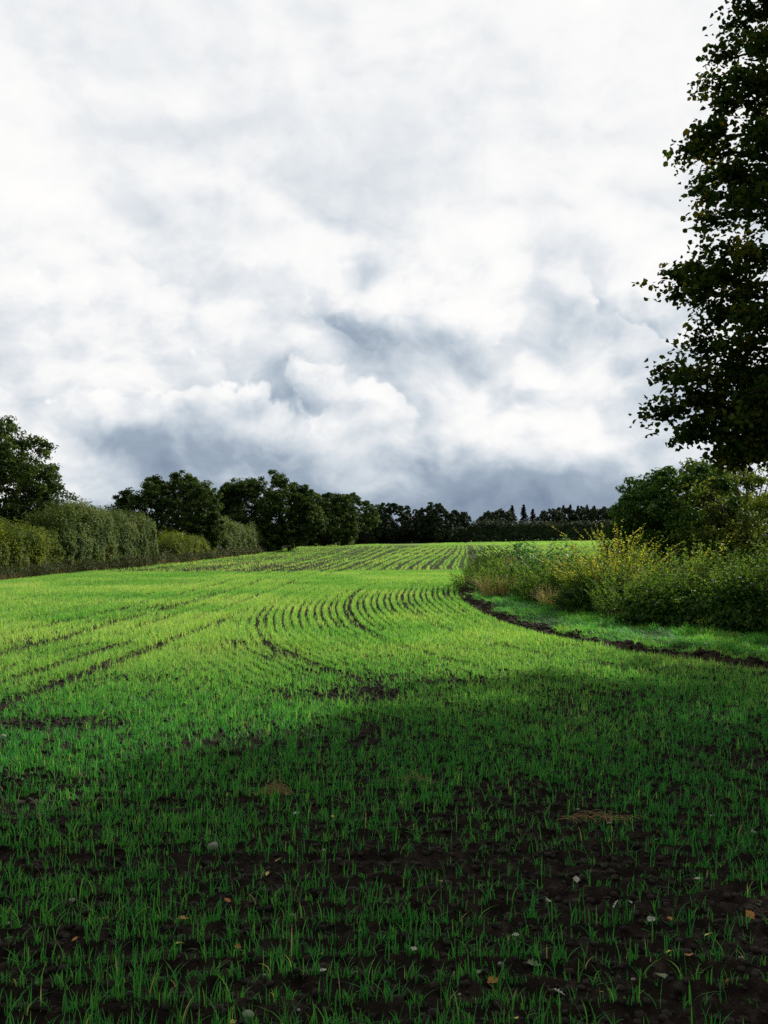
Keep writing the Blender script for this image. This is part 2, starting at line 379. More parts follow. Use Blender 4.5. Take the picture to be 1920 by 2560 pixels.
def lumps(n_src, seed):
    """one irregular lump, unit size"""
    import bmesh
    bm = bmesh.new(); bmesh.ops.create_icosphere(bm, subdivisions=n_src, radius=1)
    rg = np.random.default_rng(seed)
    V = np.array([v.co[:] for v in bm.verts]); F = np.array([[v.index for v in f.verts] for f in bm.faces]); bm.free()
    k = rg.normal(size=(6, 3)) * 1.6; ph = rg.random(6) * 6
    r = 1 + 0.13 * np.sum(np.sin(V @ k.T * 1.3 + ph), 1) * .6 + rg.normal(size=len(V)) * 0.07
    return V * r[:, None] * np.array([1, 0.85, 0.62]), F
def scatter_lumps(name, x, y, z, s, mat, rng):
    VV, FF, n = [], [], 0
    base = [lumps(1, q) for q in range(5)]
    w = rng.integers(0, 5, len(x))
    for q in range(5):
        m = w == q; k = m.sum(); V, F = base[q]
        a = rng.random(k) * 6.28; c, sn = np.cos(a), np.sin(a)
        P = V[None] * s[m][:, None, None]
        X = P[..., 0] * c[:, None] - P[..., 1] * sn[:, None]; Y = P[..., 0] * sn[:, None] + P[..., 1] * c[:, None]
        W = np.stack([X + x[m][:, None], Y + y[m][:, None], P[..., 2] + z[m][:, None]], -1).reshape(-1, 3)
        FF.append((F[None] + (np.arange(k) * len(V))[:, None, None]).reshape(-1, 3) + n); VV.append(W); n += len(W)
    return build(name, np.concatenate(VV), [np.concatenate(FF)], mat)
def make_clods():
    rng = RNG
    n = 60000; y = np.sqrt(4 + rng.random(n) * (11 ** 2 - 4)); x = (rng.random(n) * 2 - 1) * 0.55 * y
    d = seg_dist(x, y); ok = d > 0.3; x, y = x[ok], y[ok]; n = len(x)
    s = 0.004 + 0.02 * rng.random(n) ** 4
    z = ground_h(x, y) + s * 0.2
    tag(scatter_lumps('soil_crumbs', x, y, z, s, M_CLOD, rng), 'dark crumbs of tilled soil lying between the seedlings', 'soil', kind='stuff')
    # the turned ridge along the bank
    P = MARGIN; x, y = [], []
    for i in range(2, 16):
        L = np.hypot(*(P[i + 1] - P[i])); k = int(L * 200); t = rng.random(k); t = t[rng.random(k) < .25 + 1.1 * fbm(t * L * 2.3, t * 0 + 3 * i, 19)]; k = len(t)
        nx, ny = -(P[i + 1] - P[i])[1] / L, (P[i + 1] - P[i])[0] / L
        o = rng.normal(size=k) * 0.13 + (fbm(t * L * 1.3, t * 0 + i, 8) - .5) * .3
        x.append(P[i, 0] + t * (P[i + 1, 0] - P[i, 0]) + nx * o); y.append(P[i, 1] + t * (P[i + 1, 1] - P[i, 1]) + ny * o)
    x = np.concatenate(x); y = np.concatenate(y); s = 0.008 + 0.05 * rng.random(len(x)) ** 4.5
    z = ground_h(x, y) + s * 0.2
    tag(scatter_lumps('ridge_clods', x, y, z, s, M_BANKCLOD, rng), 'brown clods of the turned soil ridge between the crop and the grass strip', 'soil', kind='stuff')
make_clods()

def make_margin_grass():
    rng = RNG; parts = []
    n = 260000
    x = 1.5 + rng.random(n) * 9; y = 6.5 + rng.random(n) * 22
    d = seg_dist(x, y); pn = fbm(x * 1.6, y * 1.6, 61, 3)
    ok = (d + rag(x, y) < 0.02 - 0.4 * (1 - pn) ** 2) & (d > -3.6) & (x < 0.62 * y + 1) & (rng.random(n) < 0.35 + pn)
    x, y, d = x[ok], y[ok], d[ok]; n = len(x); pn = pn[ok]
    z = ground_h(x, y, False)
    az = rng.normal(3.3, 0.9, n) + (pn - .5) * 4
    tus = fbm(x * 3.5, y * 3.5, 64, 2); hh = (0.06 + 0.09 * rng.random(n)) * (0.5 + 1.0 * pn) * (0.7 + .7 * sstep(.5, .75, tus))
    V, Q, T, nq = blades(x, y, z - 0.01, hh, 0.006 + 0.005 * rng.random(n), np.abs(rng.normal(0.9, .35, n)), rng, 3, az, 0.4)
    ti = np.clip(0.5 + (pn - .5) * 1.3 + rng.normal(size=n) * 0.2, 0, 1)
    parts.append((V, Q, T, ti, nq))
    o = blade_mesh('margin_grass', parts, M_MGRASS)
    tag(o, 'lush bluish green grass strip between the soil ridge and the bramble bank', 'grass', kind='stuff')
make_margin_grass()

# ------------------------------------------------------------------ trees
def tree_parts(seed, height, rx, ry, base, lobes=16, subs=26, per=60, leaf=0.16, mat=M_OAK, trunk_r=0.28, gap=1.0, fine=False, top=0.6, bark=M_BARK, limbs=True, spread=0.30):
    """crown of lobes carried by limbs. returns trunk Tubes and leaf arrays, origin at the foot"""
    rg = np.random.default_rng(seed)
    zc = base + (height - base) * 0.45; rz = (height - base) * 0.55
    L = []
    g = (1 + 5 ** .5) / 2
    for i in range(lobes):
        t = (i + 0.5) / lobes; zz = 1 - 1.75 * t; a = 2 * np.pi * i / g + rg.normal() * 0.3
        rr = np.sqrt(max(0, 1 - zz * zz)); k = 0.66 + 0.16 * rg.random()
        L.append((np.array([rx * rr * np.cos(a) * k, ry * rr * np.sin(a) * k, zc + rz * zz * k * (top if zz > 0 else 1) ** 0 * 0.95]), (0.26 + 0.12 * rg.random()) * min(rx, rz) * gap + 0.05))
    L.append((np.array([0, 0, zc]), 0.5 * min(rx, rz)))
    tb = Tubes(); tw = Tubes()
    fork = np.array([rg.normal() * .1, rg.normal() * .1, base * 0.9 + 0.08 * height])
    n = 9; tt = np.linspace(0, 1, n)[:, None]
    P = np.zeros((n, 3)) * 1.0 + tt * fork; P[:, 0] += np.sin(tt[:, 0] * 4) * trunk_r * .3
    P[0, 2] -= 0.15
    tb.add(P, trunk_r * (1.25 - 0.6 * tt[:, 0] ** .4), 9)
    C, N, S, TI = [], [], [], []
    for li, (c, r) in enumerate(L):
        if limbs:
            m = fork + (c - fork) * np.array([.45, .45, .3]) + rg.normal(size=3) * 0.08 * rx
            P = bez(fork - np.array([0, 0, .1]), m, c, 9); P[1:-1] += rg.normal(size=(7, 3)) * 0.02 * rx
            rr = trunk_r * 0.42 * (1 - np.linspace(0, 1, 9)) ** 0.8 + trunk_r * 0.07
            tb.add(P, rr, 6)
        dirs = unit(rg.normal(size=(subs, 3)) + np.array([0, 0, 0.35]) + unit(c - np.array([0, 0, zc])) * 0.6)
        sc = c + dirs * r * (0.55 + 0.55 * rg.random((subs, 1)))
        if limbs:
            for q in range(0, subs, 3):
                P = bez(c, (c + sc[q]) / 2 + rg.normal(size=3) * .05 * r, sc[q], 4); tw.add(P, np.linspace(trunk_r * .07, trunk_r * .02, 4), 4)
        lt = rg.normal() * 0.05
        for q in range(subs):
            k = int(per * (0.6 + 0.8 * rg.random())); sr = r * spread * (0.7 + 0.6 * rg.random())
            o = unit(rg.normal(size=(k, 3))) * (rg.random((k, 1)) ** 0.45) * sr * np.array([1, 1, 0.62])
            C.append(sc[q] + o); N.append(o / sr * 0.9 + np.array([0, 0, 0.55]) + rg.normal(size=(k, 3)) * 0.5)
            S.append(leaf * (0.65 + 0.7 * rg.random(k))); st = rg.normal() * 0.09
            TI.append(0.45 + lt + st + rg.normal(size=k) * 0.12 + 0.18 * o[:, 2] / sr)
    C = np.concatenate(C); N = np.concatenate(N); S = np.concatenate(S); TI = np.clip(np.concatenate(TI), 0, 1)
    V, F = leaf_cards(C, N, S, rg, 0.75, 0.15, fine)
    return tb, tw, V, F, (np.repeat(TI, 2) if fine else TI)
def tree(name, loc, label, cat, group=None, rz=0, mat=M_OAK, **kw):
    root = empty(name, loc, rz)
    tb, tw, V, F, TI = tree_parts(mat=mat, **kw)
    tb.V += tw.V; tb.F += [f + tb.n for f in tw.F]
    tb.build('trunk', M_BARK, root)
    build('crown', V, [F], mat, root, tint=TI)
    tag(root, label, cat, group)
    return root
G_L = 'oaks growing along the left hedge'

# px: helper turning a photo bearing into metres at a given range
def bx(X, D): return (X * 0.463 - 384) / 905 * D

tree('oak_tree', (-20.5, 46, 0), 'nearest dark oak at the left edge rising above the hedge', 'tree', G_L, seed=11, height=7.6, rx=4.6, ry=4.2, base=0.2, lobes=34, subs=30, per=62, leaf=0.14, trunk_r=0.3)
tree('oak_tree', (bx(368, 72), 72, 0), 'rounded oak behind the right end of the tall clipped hedge', 'tree', G_L, seed=12, height=6.7, rx=4.9, ry=4.2, base=0.0, lobes=32, subs=28, per=60, leaf=0.17, trunk_r=0.3)
tree('oak_tree', (bx(568, 98), 98, 0), 'broadest and tallest oak in the middle of the left hedge line', 'tree', G_L, seed=13, height=8.3, rx=7.0, ry=5.5, base=0.0, lobes=44, subs=28, per=58, leaf=0.21, trunk_r=0.4)
tree('oak_tree', (bx(478, 104), 104, 0), 'slim oak crown filling the gap left of the broadest oak', 'tree', G_L, seed=14, height=7.9, rx=3.2, ry=3, base=0.2, lobes=18, subs=22, per=50, leaf=0.22, trunk_r=0.3)
tree('oak_tree', (bx(700, 128), 128, 0.2), 'lower dark oak right of the broadest oak', 'tree', G_L, seed=15, height=7.8, rx=5.4, ry=4.5, base=0.0, lobes=28, subs=22, per=46, leaf=0.27, trunk_r=0.35)
tree('oak_tree', (bx(750, 165), 165, 0.3), 'open flat topped oak standing up at the far end of the left hedge', 'tree', G_L, seed=16, height=9.9, rx=6.4, ry=5, base=1.0, lobes=24, subs=20, per=40, leaf=0.3, trunk_r=0.4, gap=0.85)

# ---- far tree belt
far_protos = [dict(seed=31, height=8.5, rx=5.2, ry=4.5, base=0.2, lobes=24, subs=20, per=26, leaf=0.40, trunk_r=0.3),
              dict(seed=32, height=8.5, rx=3.9, ry=4, base=0.2, lobes=22, subs=20, per=26, leaf=0.40, trunk_r=0.3),
              dict(seed=33, height=8.5, rx=6.5, ry=4.5, base=0.2, lobes=28, subs=20, per=26, leaf=0.40, trunk_r=0.3)]
FAR = [ # display x, range, height m, proto, width factor, label
 (790, 196, 6.6, 0, .8, 'low dark round tree at the left end of the far tree belt'),
 (845, 200, 8.4, 1, 1.15, 'tall dark tree with a pointed top in the far tree belt left of centre'),
 (818, 215, 6.8, 2, .8, 'dark tree filling behind the pointed one in the far belt'),
 (895, 214, 7.2, 2, .75, 'mid height tree in the dip of the far belt'),
 (942, 200, 8.3, 1, 1.05, 'dark domed tree standing tallest in the middle of the far belt'),
 (915, 206, 6.2, 0, .8, 'low dark tree against the left side of the domed tree'),
 (985, 216, 7.2, 1, .8, 'rounded tree right of the domed tree in the far belt'),
 (1003, 218, 6.8, 1, .55, 'small pale topped tree beside the sky gap in the far belt'),
 (1058, 232, 8.0, 0, .8, 'leftmost tree right of the sky gap in the far belt'),
 (1085, 236, 8.6, 0, .75, 'broad dark tree left of the conifers'),
 (1190, 236, 8.4, 0, .8, 'rounded tree right of the conifers'),
 (1222, 240, 8.8, 1, .9, 'dark tree between the rounded one and the spiky firs'),
 (1262, 244, 8.9, 2, .7, 'wide dark tree under the spiky firs in the far belt'),
 (1300, 236, 8.8, 0, .9, 'rounded tree near the right end of the far belt'),
 (1335, 230, 9.0, 1, 1.1, 'rightmost tree of the far belt half hidden by the hazel'),
 (1375, 232, 8.2, 2, 1., 'dark far tree behind the hazel'),
 (760, 212, 7.4, 2, .8, 'dark tree behind the open flat topped oak'),
]
protos = {}
for (X, D, hh, pr, wf, lab) in FAR:
    loc = (bx(X, D), D, gz(bx(X, D), D) - 0.1); rz = (X * 1.7) % 6.28; sz = hh / 8.5 * (1.08 if X < 1050 else 1.0)
    if pr not in protos:
        o = tree('broadleaf_tree', loc, lab, 'tree', 'dark trees of the far belt', rz=0, mat=M_FAR, **far_protos[pr]); protos[pr] = o
        o.rotation_euler.z = rz; o.scale = (wf * sz, wf * sz, sz)
    else:
        o = copy_tree(protos[pr], loc, rz, (wf * sz, wf * sz, sz)); o['label'] = lab

def conifer(seed, h, rad):
    rg = np.random.default_rng(seed); tb = Tubes(); tb.add([(0, 0, -.1), (0, 0, h * .5), (0, 0, h * .98)], [.16, .1, .02], 6)
    C, N, S, T = [], [], [], []
    z = h * 0.1
    while z < h:
        t = z / h; r = rad * (1 - t) ** 0.8 + 0.08
        for a in rg.random(8) * 6.28:
            rr = r * (0.55 + 0.6 * rg.random())
            k = 24; q = rg.random(k) ** .7
            p = np.stack([np.cos(a) * rr * q, np.sin(a) * rr * q, z - 0.22 * rr * q + .15 * rr * q * q], 1) + rg.normal(size=(k, 3)) * 0.07
            C.append(p); N.append(rg.normal(size=(k, 3)) * .5 + [0, 0, 1]); S.append(.25 + .2 * rg.random(k)); T.append(.4 + rg.normal(size=k) * .2)
        z += h * 0.035
    V, F = leaf_cards(np.concatenate(C), np.concatenate(N), np.concatenate(S), rg, .7)
    return tb, V, F, np.clip(np.concatenate(T), 0, 1)
cp = None
for (X, D, hh, w, lab) in [(1106, 240, 9.6, 1.0, 'dark conifer against the right side of the broad tree'), (1131, 244, 9.9, 1.0, 'slender dark conifer standing alone between two others'),
                           (1151, 240, 8.6, .9, 'shorter conifer right of the slender one'), (1217, 262, 10.2, .9, 'leftmost spiky fir behind the far belt'),
                           (1232, 264, 10.4, .9, 'spiky fir second from the left behind the far belt'), (1249, 262, 10.0, 1., 'spiky fir third from the left behind the far belt'),
                           (1268, 264, 10.3, .9, 'spiky fir fourth from the left behind the far belt'), (1284, 262, 10.0, .9, 'rightmost spiky fir behind the far belt')]:
    loc = (bx(X, D), D, gz(bx(X, D), D) - 0.1)
    if cp is None:
        cp = empty('conifer_tree', loc); tb, V, F, T = conifer(5, 10, 2.6); tb.build('trunk', M_BARK, cp); build('crown', V, [F], M_CONIFER, cp, tint=T); o = cp
        o.scale = (w, w, hh / 10)
    else: o = copy_tree(cp, loc, X * 2.1, (w, w, hh / 10))
    tag(o, lab, 'conifer', 'conifers in the far tree belt')

# ------------------------------------------------------------------ hedges and bushes
def hedge_leaves(rg, P0, P1, h, w, n, leaf, up=0.4, wob=0.35, round_end=1.2, droop=0):
    """leaves filling the skin of a long rounded bank from P0 to P1"""
    P0 = np.array(P0, float); P1 = np.array(P1, float); L = np.linalg.norm(P1 - P0); d = (P1 - P0) / L; nrm = np.array([d[1], -d[0]])
    u = rg.random(n); a = rg.random(n) ** 0.9 * np.pi * 1.0
    a = np.where(rg.random(n) < .3, rg.uniform(-0.25, 0.5, n), a)       # extra on the side that faces the field
    e = np.clip(np.minimum(u, 1 - u) * L / round_end, 0, 1); e = np.sqrt(1 - (1 - e) ** 2) * 0.75 + 0.25
    q = 1 - np.abs(rg.normal(size=n)) * 0.10
    lump = 1 + wob * (fbm(u * L * 0.5 + 3, a * 1.6, 13, 2) - 0.5) + 0.3 * (fbm(u * L * 2.1 + 3, a * 4, 14, 3) - .5)
    lump = lump * (0.93 + .14 * fbm(u * L * .3, u * 0, 15, 2))
    px = np.sign(np.cos(a)) * np.abs(np.cos(a)) ** 0.55 * w * e * q * lump
    pz = np.where(np.sin(a) > 0, np.sin(a) ** 0.5, -.0) * h * e * q * lump
    pz = pz * rg.uniform(0.15, 1, n) ** 0.25
    pz = np.where(a < 0.5, rg.random(n) * h * .75 * e, pz)
    c2 = P0[None] + (u * L)[:, None] * d[None] + px[:, None] * nrm[None]
    C = np.stack([c2[:, 0], c2[:, 1], pz + 0.05], 1)
    side = a < .5; l2 = 1 + .9 * wob * (fbm(u * L * .9, pz * .9, 23, 3) - .5) + .22 * (fbm(u * L * 3, pz * 3, 24, 2) - .5); px = np.where(side, w * e * (1 - np.abs(rg.normal(size=n)) * .12) * l2 * (1 - .25 * (pz / h) ** 2), px); c2 = P0[None] + (u * L)[:, None] * d[None] + px[:, None] * nrm[None]; C = np.stack([c2[:, 0], c2[:, 1], pz + 0.05], 1)
    N = np.stack([nrm[0] * np.cos(a), nrm[1] * np.cos(a), np.abs(np.sin(a)) + up], 1) + rg.normal(size=(n, 3)) * 0.55
    cl = fbm(u * L * 1.5, pz * 1.7 + px * .8, 17, 4)
    T = 0.56 + (cl - .5) * 1.3 + rg.normal(size=n) * 0.13
    S = leaf * (0.6 + 0.8 * rg.random(n))
    return C, N, S, np.clip(T, 0, 1), cl
def hedge(name, P0, P1, h, w, n, leaf, mat, label, seed, cat='hedge', group=None, twigs=250, wob=.35, tw_h=.35, rend=1.2):
    rg = np.random.default_rng(seed)
    c = (np.array(P0) + np.array(P1)) / 2; z = gz(*c)
    root = empty(name, (c[0], c[1], z))
    C, N, S, T, cl = hedge_leaves(rg, np.array(P0) - c, np.array(P1) - c, h, w, n, leaf, wob=wob, round_end=rend)
    # open up hollows
    keep = cl > 0.30 * rg.random(len(cl)) + 0.12
    C, N, S, T = C[keep], N[keep], S[keep], T[keep]
    zrow = ground_h(C[:, 0] + c[0], C[:, 1] + c[1], False) - z; C[:, 2] += zrow
    V, F = leaf_cards(C, N, S, rg, .65)
    tb = Tubes()
    L = np.linalg.norm(np.array(P1) - np.array(P0)); d = (np.array(P1) - np.array(P0)) / L; nr = np.array([d[1], -d[0]])
    tl = []
    for k in range(twigs):
        u = rg.uniform(.02, .98); s = rg.uniform(-.6, .75) * w; b = (np.array(P0) - c) + d * u * L + nr * s
        e = min(1, min(u, 1 - u) * L / rend); e = math.sqrt(1 - (1 - e) ** 2) * .75 + .25
        zt = h * e * (1.0 - 0.15 * abs(s / w)) + rg.random() * tw_h
        p = np.array([[b[0], b[1], 0], [b[0] + rg.normal() * .1, b[1] + rg.normal() * .1, zt * .6], [b[0] + rg.normal() * .18, b[1] + rg.normal() * .18, zt]])
        tb.add(bez(p[0], p[1], p[2], 5), [.022, .016, .01, .007, .003], 4)
        for q in np.linspace(.8, 1, 6): tl.append(p[1] * (1 - q) + p[2] * q + rg.normal(size=3) * .04)
    tb.build('stems', M_TWIG, root)
    tl = np.array(tl); V2, F2 = leaf_cards(tl, rg.normal(size=tl.shape), np.full(len(tl), leaf * .8), rg, .5)
    build('foliage', np.concatenate([V, V2]), [np.concatenate([F, F2 + len(V)])], mat, root, tint=np.concatenate([T, np.full(len(tl), .7)]))
    # a dark woody core so that no light passes through the thickness
    tag(root, label, cat, group)
    return root
hedge('clipped_hedge', (HX(40) - .7, 40.5), (HX(57) - .7, 57), 2.95, 1.5, 150000, 0.095, M_HEDGE, 'tall clipped olive green hedge between the left oak and the rounded oak', 51, group='hedges along the left side of the field', twigs=520, rend=2.6, wob=.5, tw_h=.45)
hedge('hedgerow_bush', (HX(32) - .8, 32), (HX(41) - .8, 41.5), 1.85, 1.4, 60000, 0.09, M_YELLOWG, 'yellow green bush under the oak at the left edge', 52, 'bush', twigs=90, wob=.9)
hedge('clipped_hedge', (HX(76) - .6, 74), (HX(96) - .6, 96), 2.7, 1.5, 60000, 0.14, M_HEDGE, 'shorter hedge piece right of the rounded oak', 53, group='hedges along the left side of the field', twigs=150, wob=.9)
hedge('hedgerow_bush', (HX(59) - .4, 59), (HX(73) - .4, 73), 1.6, 1.2, 36000, 0.11, M_YELLOWG, 'low yellow green bush at the foot of the rounded oak', 54, 'bush', twigs=50, wob=.9)
hedge('hedgerow_bush', (HX(112) - .2, 112), (HX(126) - .4, 126), 2.7, 1.5, 34000, 0.17, M_YELLOWG, 'bright yellow green bush in front of the broadest oak', 55, 'bush', twigs=60, wob=.7)
hedge('hedgerow_bush', (HX(97) - .6, 97), (HX(111) - .6, 111), 1.5, 1.2, 26000, 0.15, M_OAK, 'low dark bush between the short hedge and the bright bush', 56, 'bush', twigs=50, wob=.7)
hedge('hedgerow_bush', (HX(127) - .2, 127), (HX(180), 180), 2.6, 1.8, 46000, 0.28, M_OAK, 'long dark hedge running from the bright bush to the far corner', 57, 'hedge', twigs=80, wob=.6)
hedge('far_hedge', (bx(755, 205), 204), (bx(1010, 205), 206), 3.6, 2.0, 34000, 0.36, M_FAR, 'dark hedge under the left half of the far tree belt', 58, group='dark hedges along the far end of the field', twigs=60, wob=.5)
hedge('far_hedge', (bx(1010, 206), 206), (bx(1520, 214), 214), 4.6, 2.2, 60000, 0.36, M_FAR, 'dark level hedge across the right half of the far field edge', 59, group='dark hedges along the far end of the field', twigs=100, wob=.3)

def make_base_weeds():
    rng = RNG; n = 60000
    y = np.exp(rng.random(n) * (np.log(150) - np.log(31)) + np.log(31)); s = np.abs(rng.normal(size=n)) * .55
    x = HX(y) + 1.45 - s + (fbm(y * .5, y * 0, 3) - .5) * .8
    pn = fbm(y * 0.7, x * 2, 81, 3)
    z = ground_h(x, y, False) + rng.random(n) ** 1.3 * (0.25 + 0.75 * s.clip(0, 1)) * (0.5 + pn)
    sc = np.clip(y / 50, .7, 2.2)
    C = np.stack([x, y, z], 1); V, F = leaf_cards(C, rng.normal(size=(n, 3)) + [0.5, 0, .4], .09 * sc * (.6 + .8 * rng.random(n)), rng, .55)
    t = np.clip(0.45 + (pn - .5) * 1.1 + rng.normal(size=n) * .15 + 0.35 * (z < 0.22) * (pn > .5), 0, 1)
    tag(build('hedge_bottom_weeds', V, [F], M_UNDER, tint=t), 'nettles and brown dead weeds along the foot of the left hedge', 'weeds', kind='stuff')
make_base_weeds()

# ------------------------------------------------------------------ right hand bank
def mound(name, x, y, rx, ry, h, n, leaf, mat, label, seed, cat='bush', group=None, stems=26, fine=False, arch=0.3, lob=0.5, spiky=0.15):
    """a bushy mound: lobed dome of leaves on arching stems"""
    rg = np.random.default_rng(seed); z = gz(x, y); root = empty(name, (x, y, z - 0.03))
    d = unit(rg.normal(size=(n, 3))); d[:, 2] = np.abs(d[:, 2])
    az = np.arctan2(d[:, 1], d[:, 0]); el = np.arcsin(d[:, 2])
    lump = 1 + lob * (fbm(az * 1.9 + 20 + seed, el * 3.4, seed, 3) - .5) + 0.35 * (fbm(az * 7 + 40, el * 10, seed + 3, 3) - .5)
    q = (1 - np.abs(rg.normal(size=n)) * .16) * lump
    q = np.where(rg.random(n) < .05, q * (1 + spiky * rg.random(n)), q)
    hz = (np.abs(d[:, 2]) ** 0.7)
    C = np.stack([d[:, 0] * rx * q, d[:, 1] * ry * q, hz * h * q], 1)
    hole = fbm(az * 5 + 11, el * 8, seed + 9, 3); keep = hole > 0.33 * rg.random(n) + .08
    C = C[keep]; d = d[keep]; k = len(C)
    T = np.clip(.48 + (fbm(az[keep] * 6, el[keep] * 9, seed + 5, 3) - .5) * 1.0 + rg.normal(size=k) * .14, 0, 1)
    V, F = leaf_cards(C, d * .8 + [0, 0, .5] + rg.normal(size=(k, 3)) * .6, leaf * (.6 + .8 * rg.random(k)), rg, .62, .18, fine)
    tb = Tubes(); VV = [V]; FF = [F]; TT = [np.repeat(T, 2) if fine else T]; nv = len(V)
    for s in range(stems):
        a = rg.random() * 6.28; r = rg.uniform(.5, 1.1); tip = np.array([np.cos(a) * rx * r, np.sin(a) * ry * r, h * rg.uniform(.5, 1.1 + spiky) * (1.25 - .45 * r)])
        P = bez(np.array([np.cos(a) * .1, np.sin(a) * .1, 0]), tip * [.45, .45, 1.15 + arch], tip, 9); tb.add(P, np.linspace(.014, .003, 9) * (1 + h / 3), 5)
        m = 26; tq = rg.uniform(.55, 1.0, m); i = (tq * 8).astype(int).clip(0, 7); f = (tq * 8 - i)[:, None]
        c = P[i] * (1 - f) + P[i + 1] * f + rg.normal(size=(m, 3)) * leaf * .55
        v, ff = leaf_cards(c, rg.normal(size=(m, 3)) + [0, 0, .6], leaf * (.7 + .7 * rg.random(m)), rg, .62, .18, fine)
        VV.append(v); FF.append(ff + nv); nv += len(v); t = np.clip(.6 + rg.normal(size=m) * .15, 0, 1); TT.append(np.repeat(t, 2) if fine else t)
    tb.build('stems', M_STEM if mat is not M_BRAMBLE else M_TWIG, root)
    build('foliage', np.concatenate(VV), [np.concatenate(FF)], mat, root, tint=np.concatenate(TT))
    return tag(root, label, cat, group)

def weeds(name, x, y, rx, ry, h, stems, leaf, mat, label, seed, cat='weed clump', group=None, per=38, lw=.45, lean=.4, tipfrac=.35, smat=M_STEM):
    """upright stems with leaves all the way up"""
    rg = np.random.default_rng(seed); z0 = gz(x, y); root = empty(name, (x, y, z0))
    a = rg.random(stems) * 6.28; r = np.sqrt(rg.random(stems)); bx_, by_ = np.cos(a) * rx * r, np.sin(a) * ry * r
    hh = h * (0.55 + .55 * rg.random(stems)) * (1.05 - .45 * r ** 2)
    tb = Tubes(); C, N, S, T, TD = [], [], [], [], []
    zb = ground_h(bx_ + x, by_ + y, False) - z0
    for i in range(stems):
        b = np.array([bx_[i], by_[i], zb[i]]); ln = np.array([np.cos(a[i]), np.sin(a[i]), 0]) * lean * hh[i] * r[i] + np.append(rg.normal(size=2) * .2 * hh[i], 0)
        tip = b + ln + [0, 0, hh[i]]; P = bez(b, b + ln * .1 + [0, 0, hh[i] * .75], tip, 6); tb.add(P, np.linspace(.007, .002, 6), 4)
        k = per; t = rg.uniform(.12, 1.02, k) ** .8; j = (t * 5).astype(int).clip(0, 4); f = (t * 5 - j)[:, None]
        c = P[j] * (1 - f) + P[j + 1] * f; an = rg.random(k) * 6.28; out = np.stack([np.cos(an), np.sin(an), np.full(k, .35) + .5 * t], 1)
        sz = leaf * (1.25 - .7 * t) * (.7 + .6 * rg.random(k))
        C.append(c + out * sz[:, None] * .5); TD.append(out); N.append(np.stack([-np.cos(an) * .4, -np.sin(an) * .4, np.ones(k)], 1) + rg.normal(size=(k, 3)) * .3); S.append(sz)
        T.append(np.clip(.42 + rg.normal() * .13 + .18 * t + rg.normal(size=k) * .1, 0, 1))
    V, F = leaf_cards(np.concatenate(C), np.concatenate(N), np.concatenate(S), rg, lw, .12, False, np.concatenate(TD))
    tb.build('stems', smat, root)
    build('foliage', V, [F], mat, root, tint=np.concatenate(T))
    return tag(root, label, cat, group)

def tussock(name, x, y, r, h, n, mat, label, seed, cat='grass tussock', group=None):
    rg = np.random.default_rng(seed); z0 = gz(x, y); root_a = rg.random(n) * 6.28; q = np.sqrt(rg.random(n)) * r
    V, Q, T, nq = blades(np.cos(root_a) * q, np.sin(root_a) * q, np.zeros(n) - .02, h * (.5 + .6 * rg.random(n)), .006 + .006 * rg.random(n), .3 + .7 * rg.random(n) * q / r, rg, 4, root_a + rg.normal(size=n) * .5, .5)
    t = np.clip(.55 + rg.normal(size=n) * .22, 0, 1)
    # seed heads
    m = n // 5; i = rg.integers(0, n, m); tips = V.reshape(n, 9, 3)[i, 8]
    k = 9; C = np.repeat(tips, k, 0) + rg.normal(size=(m * k, 3)) * [.012, .012, .04]
    V2, F2 = leaf_cards(C, rg.normal(size=C.shape), np.full(len(C), .022), rg, .4)
    o = build(name, np.concatenate([V, V2]), [np.concatenate([Q, F2 + len(V)]), T], mat, tint=np.concatenate([np.tile(t, nq), np.full(len(C), .8), t]))
    o.location = (x, y, z0)
    return tag(o, label, cat, group)

GW = 'leafy weed clumps on the right bank'; GB = 'dark bramble mounds on the right bank'
# the tip of the bank
weeds('weed_clump', 3.1, 27.5, .9, 1.4, .95, 90, .085, M_WEED, 'grey green weeds at the narrow tip of the bank', 101, group=GW)
weeds('weed_clump', 3.6, 24.6, 1.0, 1.2, 1.05, 110, .085, M_WEED, 'olive weeds just right of the larger dry grass tussock', 102, group=GW)
weeds('weed_clump', 5.0, 28.0, 1.5, 1.6, 1.25, 120, .095, M_WEED, 'weeds behind the tip of the bank below the far crop', 103, group=GW)
mound('bramble_bush', 4.1, 30, 1.4, 1.6, 1.05, 9000, .075, M_BRAMBLE, 'low dark bramble at the back of the tip of the bank', 104, group=GB)
weeds('weed_clump', 4.3, 22.2, 1.0, 1.1, 1.15, 120, .08, M_WEED, 'feathery green weeds between the two dry tussocks', 105, group=GW)
weeds('leafy_plant', 4.6, 25.2, .65, .7, 1.62, 34, .17, M_TEAL, 'blue green broad leaved plant left of the yellow shrub', 106, 'plant', per=26, lw=.6, lean=.35)
weeds('leafy_plant', 4.15, 25.9, .5, .6, 1.36, 22, .16, M_TEAL, 'smaller blue green plant nearer the tip of the bank', 107, 'plant', per=24, lw=.6, lean=.35)
weeds('weed_clump', 5.2, 19.8, 1.1, 1.2, 1.3, 150, .08, M_WEED, 'tall green weeds in front of the yellow shrub', 108, group=GW)
weeds('weed_clump', 6.4, 23.2, 1.2, 1.3, 1.5, 140, .085, M_WEED, 'weeds around the foot of the yellow shrub', 109, group=GW)
weeds('weed_clump', 6.4, 18.2, 1.1, 1.1, 1.45, 150, .08, M_WEED, 'yellowish weeds below the dark hazel', 110, group=GW)
weeds('weed_clump', 7.3, 16.9, 1.1, 1.0, 1.5, 130, .085, M_WEED, 'sunlit weeds near the right edge below the hawthorn', 111, group=GW)
